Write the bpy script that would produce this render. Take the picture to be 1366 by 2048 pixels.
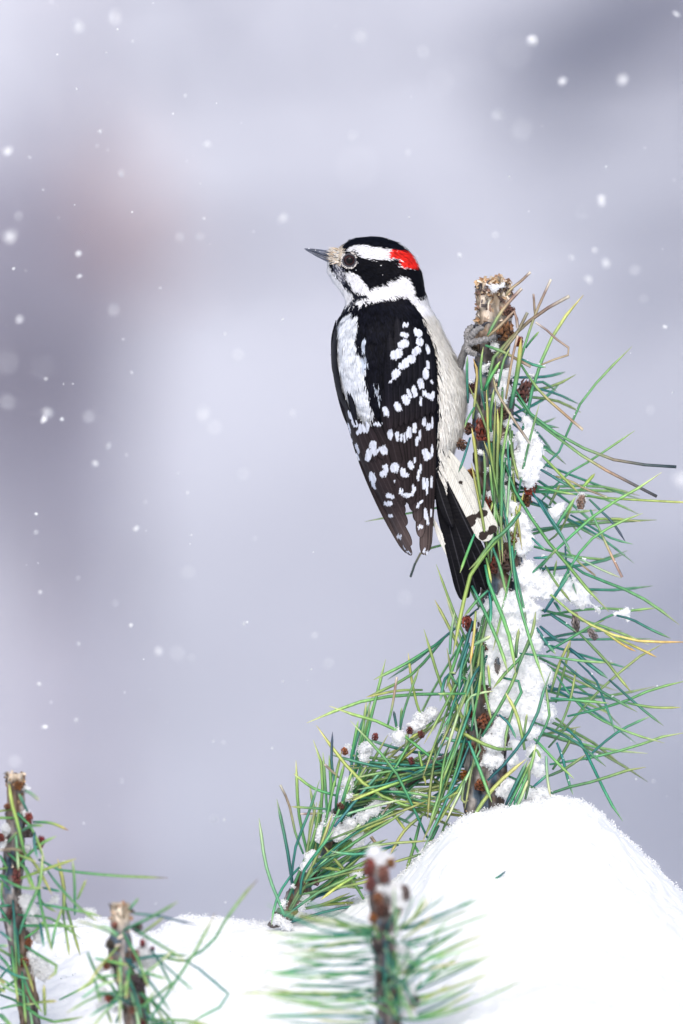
import bpy, math, random
import numpy as np
from mathutils import Vector

sc = bpy.context.scene
for o in list(bpy.data.objects):
    bpy.data.objects.remove(o)
col = sc.collection

# ------------------------------------------------------------------ camera, sky, sun, exposure
D = 6.0                      # metres from the lens to the bird
S = 0.427 / 2048             # metres per photo pixel in the bird's plane
ZC = 0.62                    # camera height above the snow field
cam_d = bpy.data.cameras.new('camera')
cam = bpy.data.objects.new('camera', cam_d)
col.objects.link(cam)
cam.location = (0, -D, ZC)
cam.rotation_euler = (math.radians(90), 0, 0)
cam_d.sensor_fit = 'VERTICAL'
cam_d.sensor_height = 36
cam_d.sensor_width = 24
cam_d.lens = 36 * D / 0.427
cam_d.clip_start = 0.05
cam_d.clip_end = 3000
cam_d.dof.use_dof = True
cam_d.dof.focus_distance = D - 0.012
cam_d.dof.aperture_fstop = 6.3
cam_d.dof.aperture_blades = 0
sc.camera = cam

SUN_EL, SUN_AZ = 42.0, 182.0      # soft light from behind the camera
w = bpy.data.worlds.new('World')
sc.world = w
w.use_nodes = True
nt = w.node_tree
sky = nt.nodes.new('ShaderNodeTexSky')
sky.sky_type = 'NISHITA'
sky.sun_disc = False
sky.sun_elevation = math.radians(SUN_EL)
sky.sun_rotation = math.radians(SUN_AZ)
sky.air_density = 1.0
sky.dust_density = 3.0
sky.ozone_density = 1.5
nt.nodes['Background'].inputs[1].default_value = 0.15
nt.links.new(sky.outputs[0], nt.nodes['Background'].inputs[0])
sun_d = bpy.data.lights.new('sun', 'SUN')
sun_d.energy = 1.5
sun_d.angle = math.radians(35)
sun_d.color = (1.0, 0.99, 0.975)
sun = bpy.data.objects.new('sun', sun_d)
col.objects.link(sun)
az, el = math.radians(SUN_AZ), math.radians(SUN_EL)
to_sun = Vector((math.sin(az) * math.cos(el), math.cos(az) * math.cos(el), math.sin(el)))
sun.rotation_euler = (-to_sun).to_track_quat('-Z', 'Y').to_euler()
sun.location = to_sun * 20

sc.view_settings.view_transform = 'Standard'
sc.view_settings.look = 'None'
sc.view_settings.exposure = 0.03
sc.view_settings.gamma = 1.0
sc.view_settings.use_curve_mapping = False
sc.render.engine = 'CYCLES'
sc.cycles.use_denoising = True
sc.cycles.max_bounces = 6

# ------------------------------------------------------------------ helpers
rng = np.random.default_rng(7)
R = random.Random(11)


def lin(c):
    c = np.asarray(c, float) / 255.0
    return np.where(c <= 0.04045, c / 12.92, ((c + 0.055) / 1.055) ** 2.4)


def P(px, py, d=0.0):
    """photo pixel + distance d (photo pixels behind the bird's plane) -> world metres"""
    px, py, d = np.broadcast_arrays(np.asarray(px, float), np.asarray(py, float), np.asarray(d, float))
    y = d * S
    k = (D + y) / D
    return np.stack([(px - 683) * S * k, y, ZC + (1024 - py) * S * k], -1)


def smooth(a, b, x):
    t = np.clip((np.asarray(x, float) - a) / (b - a), 0, 1)
    return t * t * (3 - 2 * t)


def _hash(ix, iy, iz):
    h = (ix.astype(np.int64) * 374761393 + iy.astype(np.int64) * 668265263 + iz.astype(np.int64) * 2147483647) & 0xFFFFFFFF
    h = ((h ^ (h >> 13)) * 1274126177) & 0xFFFFFFFF
    return ((h ^ (h >> 16)) & 0xFFFF) / 65535.0


def vnoise(p):
    p = np.asarray(p, float)
    i = np.floor(p).astype(np.int64)
    f = p - i
    f = f * f * (3 - 2 * f)
    r = 0
    for dx in (0, 1):
        for dy in (0, 1):
            for dz in (0, 1):
                wgt = (f[..., 0] if dx else 1 - f[..., 0]) * (f[..., 1] if dy else 1 - f[..., 1]) * (f[..., 2] if dz else 1 - f[..., 2])
                r = r + wgt * _hash(i[..., 0] + dx, i[..., 1] + dy, i[..., 2] + dz)
    return r * 2 - 1


def fbm(p, octaves=4):
    r, a = 0, 1.0
    p = np.asarray(p, float)
    for k in range(octaves):
        r = r + a * vnoise(p * (2 ** k) + 17.3 * k)
        a *= 0.5
    return r


def inpoly(px, py, poly):
    px = np.asarray(px, float)
    py = np.asarray(py, float)
    ins = np.zeros(px.shape, bool)
    n = len(poly)
    for k in range(n):
        x0, y0 = poly[k]
        x1, y1 = poly[(k + 1) % n]
        if y0 == y1:
            continue
        c = ((y0 > py) != (y1 > py)) & (px < (x1 - x0) * (py - y0) / (y1 - y0) + x0)
        ins ^= c
    return ins


# ------------------------------------------------------------------ materials
MATS = {}


def vmat(name, rough=0.6, spec=0.3, nscale=600.0, namt=0.15, bump=0.0, stretch=(1, 1, 1), sub=0.0, coat=0.0, trans=0.0):
    """colour from the 'Col' attribute, broken up by a fine noise"""
    m = bpy.data.materials.new(name)
    m.use_nodes = True
    t = m.node_tree
    b = t.nodes['Principled BSDF']
    a = t.nodes.new('ShaderNodeAttribute')
    a.attribute_name = 'Col'
    tc = t.nodes.new('ShaderNodeTexCoord')
    mp = t.nodes.new('ShaderNodeMapping')
    mp.inputs['Scale'].default_value = stretch
    t.links.new(tc.outputs['Object'], mp.inputs[0])
    n = t.nodes.new('ShaderNodeTexNoise')
    n.inputs['Scale'].default_value = nscale
    n.inputs['Detail'].default_value = 3
    t.links.new(mp.outputs[0], n.inputs['Vector'])
    mr = t.nodes.new('ShaderNodeMapRange')
    mr.inputs['From Min'].default_value = 0.3
    mr.inputs['From Max'].default_value = 0.7
    mr.inputs['To Min'].default_value = 1 - namt
    mr.inputs['To Max'].default_value = 1 + namt
    t.links.new(n.outputs[0], mr.inputs[0])
    mx = t.nodes.new('ShaderNodeVectorMath')
    mx.operation = 'SCALE'
    t.links.new(a.outputs['Color'], mx.inputs[0])
    t.links.new(mr.outputs[0], mx.inputs['Scale'])
    t.links.new(mx.outputs[0], b.inputs['Base Color'])
    b.inputs['Roughness'].default_value = rough
    b.inputs['Specular IOR Level'].default_value = spec
    b.inputs['Coat Weight'].default_value = coat
    b.inputs['Coat Roughness'].default_value = 0.1
    if sub > 0:
        b.inputs['Subsurface Weight'].default_value = sub
        b.inputs['Subsurface Radius'].default_value = (0.002, 0.002, 0.002)
        b.inputs['Subsurface Scale'].default_value = 1.0
    if bump > 0:
        bp = t.nodes.new('ShaderNodeBump')
        bp.inputs['Strength'].default_value = bump
        bp.inputs['Distance'].default_value = 0.0005
        t.links.new(n.outputs[0], bp.inputs['Height'])
        t.links.new(bp.outputs[0], b.inputs['Normal'])
    MATS[name] = m
    return m


def cmat(name, c, rough=0.7, spec=0.3, c2=None, nscale=400.0, bump=0.0, bdist=0.0005, coat=0.0, lo=0.4, hi=0.6, detail=4):
    m = bpy.data.materials.new(name)
    m.use_nodes = True
    t = m.node_tree
    b = t.nodes['Principled BSDF']
    b.inputs['Roughness'].default_value = rough
    b.inputs['Specular IOR Level'].default_value = spec
    b.inputs['Coat Weight'].default_value = coat
    b.inputs['Coat Roughness'].default_value = 0.03
    tc = t.nodes.new('ShaderNodeTexCoord')
    n = t.nodes.new('ShaderNodeTexNoise')
    n.inputs['Scale'].default_value = nscale
    n.inputs['Detail'].default_value = detail
    t.links.new(tc.outputs['Object'], n.inputs['Vector'])
    rp = t.nodes.new('ShaderNodeValToRGB')
    rp.color_ramp.elements[0].position = lo
    rp.color_ramp.elements[1].position = hi
    rp.color_ramp.elements[0].color = (*c, 1)
    rp.color_ramp.elements[1].color = (*(c2 or c), 1)
    t.links.new(n.outputs[0], rp.inputs[0])
    t.links.new(rp.outputs[0], b.inputs['Base Color'])
    if bump > 0:
        bp = t.nodes.new('ShaderNodeBump')
        bp.inputs['Strength'].default_value = bump
        bp.inputs['Distance'].default_value = bdist
        t.links.new(n.outputs[0], bp.inputs['Height'])
        t.links.new(bp.outputs[0], b.inputs['Normal'])
    MATS[name] = m
    return m


M_SNOW = cmat('snow', (0.91, 0.92, 0.94), 0.75, 0.25, (0.935, 0.94, 0.955), 900, 0.15, 0.0005)


def ice_grain(name, through):
    """loose ice: part of the light comes through from behind"""
    m = cmat(name, (0.95, 0.955, 0.97), 0.5, 0.3, (0.97, 0.972, 0.98), 900)
    t = m.node_tree
    out = t.nodes['Material Output']
    tr = t.nodes.new('ShaderNodeBsdfTranslucent')
    tr.inputs['Color'].default_value = (0.95, 0.96, 0.98, 1)
    mx = t.nodes.new('ShaderNodeMixShader')
    mx.inputs[0].default_value = through
    t.links.new(t.nodes['Principled BSDF'].outputs[0], mx.inputs[1])
    t.links.new(tr.outputs[0], mx.inputs[2])
    t.links.new(mx.outputs[0], out.inputs['Surface'])
    return m


M_GRAIN = ice_grain('ice_grain', 0.2)
M_FLAKE = ice_grain('snowflake_ice', 0.08)
M_NEEDLE = vmat('needle', 0.42, 0.4, 420, 0.22, 0.0, (1, 1, 0.25))
M_BARK = vmat('bark', 0.85, 0.2, 500, 0.45, 0.7, (1, 1, 0.3))
M_BUD = vmat('bud', 0.45, 0.4, 900, 0.35, 0.3)
M_PLUME = vmat('plumage', 0.6, 0.07, 900, 0.10)
M_WING = vmat('wing', 0.5, 0.08, 1500, 0.12, 0.15, (1, 1, 0.15))
M_BILL = cmat('bill', tuple(lin((62, 68, 84))), 0.32, 0.5, tuple(lin((92, 98, 114))), 300, 0.05)
M_EYE = cmat('eye', tuple(lin((70, 48, 48))), 0.06, 0.22, tuple(lin((40, 30, 34))), 800, 0)
M_PUPIL = cmat('pupil', (0.003, 0.003, 0.004), 0.05, 0.2)
M_LID = cmat('eyelid', tuple(lin((48, 46, 54))), 0.6, 0.3, tuple(lin((80, 78, 86))), 2500, 0.4)
M_FOOT = vmat('foot', 0.6, 0.4, 1500, 0.3, 0.3)
M_CLAW = cmat('claw', tuple(lin((46, 46, 54))), 0.35, 0.5, tuple(lin((62, 62, 70))), 800)


# ------------------------------------------------------------------ mesh building
def mesh_np(name, verts, faces, mat, colr=None, sm=True):
    """verts (n,3); faces (m,k) uniform k"""
    me = bpy.data.meshes.new(name)
    v = np.ascontiguousarray(verts, dtype=np.float32)
    f = np.ascontiguousarray(faces, dtype=np.int32)
    k = f.shape[1]
    me.vertices.add(len(v))
    me.vertices.foreach_set('co', v.ravel())
    me.loops.add(f.size)
    me.loops.foreach_set('vertex_index', f.ravel())
    me.polygons.add(len(f))
    me.polygons.foreach_set('loop_start', np.arange(0, f.size, k, dtype=np.int32))
    me.polygons.foreach_set('use_smooth', np.full(len(f), sm))
    if colr is not None:
        a = me.attributes.new('Col', 'FLOAT_COLOR', 'POINT')
        c = np.ones((len(v), 4), np.float32)
        c[:, :3] = colr
        a.data.foreach_set('color', c.ravel())
    me.update(calc_edges=True)
    me.validate()
    me.materials.append(mat)
    return me


def link(name, me, parent=None, loc=None):
    o = bpy.data.objects.new(name, me)
    col.objects.link(o)
    if parent is not None:
        o.parent = parent
    if loc is not None:
        o.location = loc
    return o


def thing(name, label, cat, loc, group=None):
    o = bpy.data.objects.new(name, None)
    col.objects.link(o)
    o.empty_display_size = 0.01
    o.location = loc
    tag(o, label, cat, group)
    return o


def tag(o, label=None, cat=None, group=None, kind=None):
    if label:
        o['label'] = label
    if cat:
        o['category'] = cat
    if group:
        o['group'] = group
    if kind:
        o['kind'] = kind


def grid_faces(nu, nv, wrap=False):
    u = np.arange(nu - 1)[:, None]
    vmax = nv if wrap else nv - 1
    v = np.arange(vmax)[None, :]
    v2 = (v + 1) % nv
    a = u * nv + v
    b = u * nv + v2
    c = (u + 1) * nv + v2
    d = (u + 1) * nv + v
    return np.stack([a, b, c, d], -1).reshape(-1, 4)


def catmull(pts, n):
    """resample a path of points to n points, evenly by length"""
    p = np.asarray(pts, float)
    if len(p) == 2:
        return p[0] + (p[1] - p[0]) * np.linspace(0, 1, n)[:, None]
    q = np.vstack([2 * p[0] - p[1], p, 2 * p[-1] - p[-2]])
    out = []
    for i in range(1, len(q) - 2):
        t = np.linspace(0, 1, 12, endpoint=False)[:, None]
        a, b, c, d = q[i - 1], q[i], q[i + 1], q[i + 2]
        out.append(0.5 * (2 * b + (c - a) * t + (2 * a - 5 * b + 4 * c - d) * t * t + (3 * b - a - 3 * c + d) * t ** 3))
    out.append(p[-1:])
    o = np.vstack(out)
    s = np.concatenate([[0], np.cumsum(np.linalg.norm(np.diff(o, axis=0), axis=1))])
    g = np.linspace(0, s[-1], n)
    return np.stack([np.interp(g, s, o[:, k]) for k in range(o.shape[1])], -1)


def frames(path):
    T = np.gradient(path, axis=0)
    T /= np.linalg.norm(T, axis=1)[:, None] + 1e-12
    side = np.cross(T, np.array([0, 1.0, 0.0]))
    L = np.linalg.norm(side, axis=1)[:, None]
    side = np.where(L > 1e-3, side / (L + 1e-9), np.array([1.0, 0, 0]))
    up = np.cross(side, T)
    return T, side, up


def tube(path, rad, nseg=16, noise=None):
    path = np.asarray(path, float)
    T, s, u = frames(path)
    a = np.linspace(0, 2 * np.pi, nseg, endpoint=False)
    rad = np.broadcast_to(np.asarray(rad, float), (len(path),))
    dirv = s[:, None, :] * np.cos(a)[None, :, None] + u[:, None, :] * np.sin(a)[None, :, None]
    r = rad[:, None]
    v = path[:, None, :] + dirv * r[..., None]
    if noise is not None:
        v = v + dirv * noise(v)[..., None]
    n = len(path)
    f = grid_faces(n, nseg, True)
    vv = v.reshape(-1, 3)
    caps = np.vstack([path[0], path[-1]])
    vv = np.vstack([vv, caps])
    i0, i1 = n * nseg, n * nseg + 1
    k = np.arange(nseg)
    c0 = np.stack([np.full(nseg, i0), (k + 1) % nseg, k, k], -1)
    c1 = np.stack([np.full(nseg, i1), (n - 1) * nseg + k, (n - 1) * nseg + (k + 1) % nseg, (n - 1) * nseg + (k + 1) % nseg], -1)
    return vv, f, np.vstack([c0[:, :3], c1[:, :3]])


def tri(f):
    f = np.asarray(f)
    if f.shape[1] == 3:
        return f
    return np.vstack([f[:, [0, 1, 2]], f[:, [0, 2, 3]]])


def tube_mesh(name, path, rad, mat, colr=None, nseg=16, noise=None, origin=(0, 0, 0), sm=True):
    v, f, c = tube(path, rad, nseg, noise)
    cc = None
    if colr is not None:
        cc = colr(v) if callable(colr) else np.broadcast_to(colr, v.shape)
    return mesh_np(name, v - np.asarray(origin), np.vstack([tri(f), c]), mat, cc, sm)


def ico(sub=2):
    import bmesh
    bm = bmesh.new()
    bmesh.ops.create_icosphere(bm, subdivisions=sub, radius=1.0)
    v = np.array([x.co[:] for x in bm.verts])
    bm.verts.index_update()
    f = np.array([[q.index for q in p.verts] for p in bm.faces])
    bm.free()
    return v, f


ICO1, ICO2, ICO3 = ico(1), ico(2), ico(3)


def rand_rot(n):
    q = rng.normal(size=(n, 4))
    q /= np.linalg.norm(q, axis=1)[:, None]
    a, b, c, d = q.T
    return np.stack([np.stack([1 - 2 * (c * c + d * d), 2 * (b * c - a * d), 2 * (b * d + a * c)], -1),
                     np.stack([2 * (b * c + a * d), 1 - 2 * (b * b + d * d), 2 * (c * d - a * b)], -1),
                     np.stack([2 * (b * d - a * c), 2 * (c * d + a * b), 1 - 2 * (b * b + c * c)], -1)], 1)


TETV = np.array([[1, 1, 1], [1, -1, -1], [-1, 1, -1], [-1, -1, 1.0]]) * 0.6
TETF = np.array([[0, 1, 2], [0, 3, 1], [0, 2, 3], [1, 3, 2]])


def crystals(pos, size):
    """small ice grains (irregular tetrahedra) at pos"""
    n = len(pos)
    Rm = rand_rot(n)
    sc3 = rng.uniform(0.45, 1.3, (n, 1, 3))
    v = np.einsum('nij,nkj->nki', Rm, TETV[None] * sc3) * size[:, None, None] + pos[:, None, :]
    f = TETF[None] + (np.arange(n) * 4)[:, None, None]
    return v.reshape(-1, 3), f.reshape(-1, 3)


def sample_tris(v, f, n, wfun=None):
    f = tri(f)
    a, b, c = v[f[:, 0]], v[f[:, 1]], v[f[:, 2]]
    cr = np.cross(b - a, c - a)
    ar = np.linalg.norm(cr, axis=1)
    wt = ar.copy()
    if wfun is not None:
        wt = wt * wfun((a + b + c) / 3)
    idx = rng.choice(len(f), n, p=wt / wt.sum())
    r1, r2 = np.sqrt(rng.random(n)), rng.random(n)
    pos = a[idx] * (1 - r1)[:, None] + b[idx] * (r1 * (1 - r2))[:, None] + c[idx] * (r1 * r2)[:, None]
    nor = cr[idx] / (ar[idx][:, None] + 1e-20)
    return pos, nor


# ------------------------------------------------------------------ far setting
def terrain():
    xs = np.concatenate([np.linspace(-600, -40, 15), np.linspace(-36, 36, 60), np.linspace(40, 600, 15)])
    ys = np.concatenate([np.linspace(-400, -20, 12), np.linspace(-16, 14, 20), np.linspace(14.5, 40, 50), np.linspace(44, 900, 20)])
    X, Y = np.meshgrid(xs, ys, indexing='ij')
    Z = 0.03 * fbm(np.stack([X * 0.4, Y * 0.4, X * 0], -1), 3)
    bank = smooth(14.5, 27, Y + 1.0 * vnoise(np.stack([X * 0.12, Y * 0.1, X * 0 + 3], -1)))
    Z = Z + bank * (9.5 + 1.2 * fbm(np.stack([X * 0.08, Y * 0.1, X * 0 + 9], -1), 3))
    Z = Z + 0.05 * bank * fbm(np.stack([X * 1.2, Y * 1.2, X * 0 + 5], -1), 3)
    v = np.stack([X, Y, Z], -1).reshape(-1, 3)
    m = bpy.data.materials.new('snowy_bank')
    m.use_nodes = True
    t = m.node_tree
    b = t.nodes['Principled BSDF']
    b.inputs['Roughness'].default_value = 0.9
    b.inputs['Specular IOR Level'].default_value = 0.1
    tc = t.nodes.new('ShaderNodeTexCoord')
    mp = t.nodes.new('ShaderNodeMapping')
    mp.inputs['Scale'].default_value = (1, 1, 1.0)
    t.links.new(tc.outputs['Object'], mp.inputs[0])
    n = t.nodes.new('ShaderNodeTexNoise')
    n.inputs['Scale'].default_value = 2.1
    n.inputs['Detail'].default_value = 7
    n.inputs['Roughness'].default_value = 0.6
    t.links.new(mp.outputs[0], n.inputs['Vector'])
    rp = t.nodes.new('ShaderNodeValToRGB')
    e = rp.color_ramp.elements
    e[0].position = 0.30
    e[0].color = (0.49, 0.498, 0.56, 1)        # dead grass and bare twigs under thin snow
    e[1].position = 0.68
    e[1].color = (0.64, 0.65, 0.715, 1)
    t.links.new(n.outputs[0], rp.inputs[0])
    # the flat field in front is open snow, the bank behind is brush with thin snow
    sx = t.nodes.new('ShaderNodeSeparateXYZ')
    t.links.new(tc.outputs['Object'], sx.inputs[0])
    mr = t.nodes.new('ShaderNodeMapRange')
    mr.inputs['From Min'].default_value = 12
    mr.inputs['From Max'].default_value = 14.5
    t.links.new(sx.outputs['Y'], mr.inputs[0])
    mx = t.nodes.new('ShaderNodeMix')
    mx.data_type = 'RGBA'
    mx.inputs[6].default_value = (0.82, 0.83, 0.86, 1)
    t.links.new(mr.outputs[0], mx.inputs[0])
    t.links.new(rp.outputs[0], mx.inputs[7])
    t.links.new(mx.outputs[2], b.inputs['Base Color'])
    o = link('ground', mesh_np('ground', v, grid_faces(len(xs), len(ys))[:, ::-1], m))
    tag(o, kind='structure')
    return xs, ys, Z


GX, GY, GZ = terrain()


def ground_z(x, y):
    i = np.clip(np.searchsorted(GX, x) - 1, 0, len(GX) - 2)
    j = np.clip(np.searchsorted(GY, y) - 1, 0, len(GY) - 2)
    fx = (x - GX[i]) / (GX[i + 1] - GX[i])
    fy = (y - GY[j]) / (GY[j + 1] - GY[j])
    return (GZ[i, j] * (1 - fx) * (1 - fy) + GZ[i + 1, j] * fx * (1 - fy) + GZ[i, j + 1] * (1 - fx) * fy + GZ[i + 1, j + 1] * fx * fy)


# ------------------------------------------------------------------ the snow bank the shoots stand in
RIDGE = np.array([(-900, 2080), (-300, 2010), (0, 1965), (40, 1900), (90, 1866), (140, 1850), (210, 1842), (262, 1866), (306, 1872), (335, 1850),
                  (380, 1838), (450, 1844), (560, 1846), (640, 1836), (700, 1806), (760, 1782), (815, 1745), (860, 1692), (900, 1655),
                  (940, 1628), (1000, 1612), (1070, 1603), (1120, 1592), (1165, 1594), (1200, 1622), (1240, 1658), (1280, 1700),
                  (1320, 1745), (1366, 1792), (1450, 1850), (1700, 1930), (2300, 2060)], float)


_rx = np.arange(-900, 2301, 4.0)
_rk = np.exp(-(np.arange(-12, 13) * 4.0 / 20) ** 2)
RIDGE_S = np.convolve(np.pad(np.interp(_rx, RIDGE[:, 0], RIDGE[:, 1]), 12, 'edge'), _rk / _rk.sum(), 'valid')
_rk2 = np.exp(-(np.arange(-40, 41) * 4.0 / 80) ** 2)
RIDGE_B = np.convolve(np.pad(np.interp(_rx, [-900, 0, 350, 700, 900, 1130, 1300, 1500, 1800, 2300], [2080, 1950, 1900, 1820, 1740, 1690, 1730, 1820, 1930, 2060]), 40, 'edge'), _rk2 / _rk2.sum(), 'valid')


def bank_z(x, y):
    px = x / S + 683
    rp = np.interp(px, _rx, RIDGE_S)
    H = ZC + (1024 - rp) * S
    yr = 0.035 * (1 - smooth(650, 950, px)) - 0.01
    d = yr - y
    df = np.maximum(d, 0)
    db = np.maximum(-d, 0)
    r = 0.03
    drop = 0.42 * (np.sqrt(df * df + r * r) - r) + 1.1 * (np.sqrt(db * db + 0.018 ** 2) - 0.018)
    # away from the crest the outline broadens so that the bank is round, not an extrusion
    soft = smooth(0.0, 0.11, df)
    rp2 = np.interp(px, _rx, RIDGE_B)
    H2 = ZC + (1024 - rp2) * S
    H = H * (1 - soft) + H2 * soft
    z = H - drop
    p = np.stack([x, y, x * 0], -1)
    z = z + 0.0016 * fbm(p * 60, 3) + 0.0007 * fbm(p * 300, 2)
    z = z - 0.9 * np.maximum(np.abs(x) - 0.45, 0)
    z = z - 0.35 * np.maximum(-y - 0.35, 0)
    return np.maximum(z, -0.05)


def snow_bank():
    xs = np.concatenate([np.linspace(-1.3, -0.17, 60), np.linspace(-0.1695, 0.1695, 380), np.linspace(0.17, 1.3, 60)])
    ys = np.concatenate([np.linspace(-2.0, -0.301, 50), np.linspace(-0.30, -0.07, 120), np.linspace(-0.069, 0.06, 190), np.linspace(0.063, 0.7, 50)])
    X, Y = np.meshgrid(xs, ys, indexing='ij')
    Z = bank_z(X, Y)
    v = np.stack([X, Y, Z], -1).reshape(-1, 3)
    f = grid_faces(len(xs), len(ys))[:, ::-1]
    o = link('snow_bank', mesh_np('snow_bank', v, f, M_SNOW))
    tag(o, kind='structure')

    def wf(c):
        px = c[:, 0] / S + 683
        yr = 0.035 * (1 - smooth(650, 950, px)) - 0.01
        return (np.abs(c[:, 0]) < 0.165) * (np.exp(-((c[:, 1] - yr) / 0.008) ** 2) + 0.012 * (c[:, 1] < yr) * (c[:, 1] > -0.2))
    pos, nor = sample_tris(v, f, 13000, wf)
    size = rng.uniform(0.2, 0.6, len(pos)) * 0.001
    cl = smooth(0.0, 0.9, vnoise(pos * 330) + .3)
    pos = pos + nor * (size * rng.uniform(0.0, 0.9, len(pos)) + 0.0014 * cl * rng.random(len(pos)) ** 2)[:, None]
    cv, cf = crystals(pos, size)
    c = link('snow_grains', mesh_np('snow_grains', cv, cf, M_GRAIN, sm=False), o)
    tag(c, kind='stuff')


snow_bank()

# ------------------------------------------------------------------ trees far behind, all out of focus
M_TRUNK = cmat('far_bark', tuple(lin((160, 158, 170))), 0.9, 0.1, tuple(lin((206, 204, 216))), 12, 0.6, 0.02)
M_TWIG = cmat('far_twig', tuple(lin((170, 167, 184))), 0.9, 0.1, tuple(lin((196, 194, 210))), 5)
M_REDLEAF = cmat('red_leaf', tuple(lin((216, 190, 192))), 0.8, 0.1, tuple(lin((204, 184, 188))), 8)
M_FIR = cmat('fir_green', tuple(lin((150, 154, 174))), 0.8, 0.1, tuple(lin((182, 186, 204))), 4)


def strips(p0, p1, wd):
    """thin three-sided twigs"""
    n = len(p0)
    T = p1 - p0
    T = T / (np.linalg.norm(T, axis=1)[:, None] + 1e-9)
    a = np.cross(T, rng.normal(size=(n, 3)))
    a /= np.linalg.norm(a, axis=1)[:, None]
    b = np.cross(T, a)
    vs = []
    for k in range(3):
        ang = 2 * np.pi * k / 3
        vs.append(p0 + (a * math.cos(ang) + b * math.sin(ang)) * wd[:, None])
    vs.append(p1)
    v = np.stack(vs, 1).reshape(-1, 3)
    f = np.array([[0, 1, 3], [1, 2, 3], [2, 0, 3]])[None] + (np.arange(n) * 4)[:, None, None]
    return v, f.reshape(-1, 3)


def bare_tree(name, label, x, y, h, r, nb, spread, mat_t=M_TRUNK, mat_c=M_TWIG, crown_lo=0.3, group='trees behind the snowfall', ntw=26, low=None):
    z0 = ground_z(x, y) - 0.1
    t = thing(name, label, 'tree' if 'tree' in name else 'shrub', (x, y, z0), group)
    n = 14
    zz = np.linspace(0, h, n)
    path = np.stack([0.04 * h * vnoise(np.stack([zz * 0.4, zz * 0 + x, zz * 0], -1)) * (zz / h), 0.03 * h * vnoise(np.stack([zz * 0.4, zz * 0 + y, zz * 0 + 4], -1)) * (zz / h), zz], -1)
    rad = r * (1 - 0.85 * zz / h)
    rad[0] *= 1.35
    link('trunk', tube_mesh('trunk', path, rad, mat_t, nseg=10), t)
    P0, P1, W = [], [], []
    for k in range(nb):
        a = R.uniform(0, 2 * math.pi)
        s = R.uniform(crown_lo, 0.98)
        base = np.array([np.interp(s * h, zz, path[:, i]) for i in range(3)])
        L = spread * (1.15 - s) * R.uniform(0.6, 1.2)
        dirv = np.array([math.cos(a), math.sin(a), R.uniform(0.3, 0.9)])
        dirv /= np.linalg.norm(dirv)
        bp = base + dirv * np.linspace(0, L, 6)[:, None] + np.array([0, 0, 1]) * (np.linspace(0, 1, 6) ** 2 * L * 0.15)[:, None]
        link('limb', tube_mesh('limb', bp, np.linspace(r * 0.3 * (1.1 - s), r * 0.04, 6), mat_t, nseg=6), t)
        for q in range(ntw):
            u = R.uniform(0.2, 1)
            p = base + dirv * L * u
            e = p + np.array([R.gauss(0, 1), R.gauss(0, 1), R.gauss(0.35, 0.8)]) * L * 0.16
            P0.append(p); P1.append(e); W.append(r * 0.05)
    v, f = strips(np.array(P0), np.array(P1), np.array(W))
    c = link('crown', mesh_np('crown', v, f, mat_c), t)
    tag(c, kind='stuff')
    return t


def shrub(name, label, x, y, zc, rx, rz, n, mat, wd, up=0.6, group=None, leafy=None):
    """a dense multi-stemmed shrub: stems from one root, twigs filling an uneven crown"""
    z0 = ground_z(x, y) - 0.05
    t = thing(name, label, 'shrub', (x, y, z0), group)
    ch = zc - z0
    for k in range(7):
        a = R.uniform(0, 6.28)
        e = np.array([math.cos(a) * rx * R.uniform(0.2, 0.7), math.sin(a) * rx * R.uniform(0.2, 0.7), ch + rz * R.uniform(-0.3, 0.6)])
        link('stem', tube_mesh('stem', catmull([(0.02 * math.cos(a), 0.02 * math.sin(a), -0.1), (e[0] * 0.3, e[1] * 0.3, ch * 0.5), tuple(e)], 8), np.linspace(0.022, 0.008, 8), M_TRUNK, nseg=6), t)
    u = rng.normal(size=(n, 3))
    u /= np.linalg.norm(u, axis=1)[:, None]
    p = u * (rng.random(n) ** 0.45)[:, None] * np.array([rx, rx, rz]) * (1 + 0.25 * vnoise(u * 2 + x))[:, None]
    p[:, 2] += ch
    dv = rng.normal(size=(n, 3)) * 0.7 + np.array([0, 0, up])
    dv /= np.linalg.norm(dv, axis=1)[:, None]
    v, f = strips(p, p + dv * rng.uniform(0.08, 0.2, n)[:, None], np.full(n, wd))
    c = link('crown', mesh_np('crown', v, f, mat), t)
    tag(c, kind='stuff')
    return t


def at_depth(px, py, y):
    k = (D + y) / D
    return (px - 683) * S * k, ZC + (1024 - py) * S * k


x, z = at_depth(15, 700, 13.2)
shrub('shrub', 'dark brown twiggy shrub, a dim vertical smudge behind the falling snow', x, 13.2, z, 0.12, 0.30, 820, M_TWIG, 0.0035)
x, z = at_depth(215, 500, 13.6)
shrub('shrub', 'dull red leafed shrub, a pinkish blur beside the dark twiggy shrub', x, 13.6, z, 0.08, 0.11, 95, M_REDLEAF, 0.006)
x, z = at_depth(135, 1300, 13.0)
bare_tree('bare_tree', 'slim bare tree with grey trunk behind the dark twiggy shrub', x, 14.2, 4.2, 0.035, 12, 0.9, crown_lo=0.55)


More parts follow.
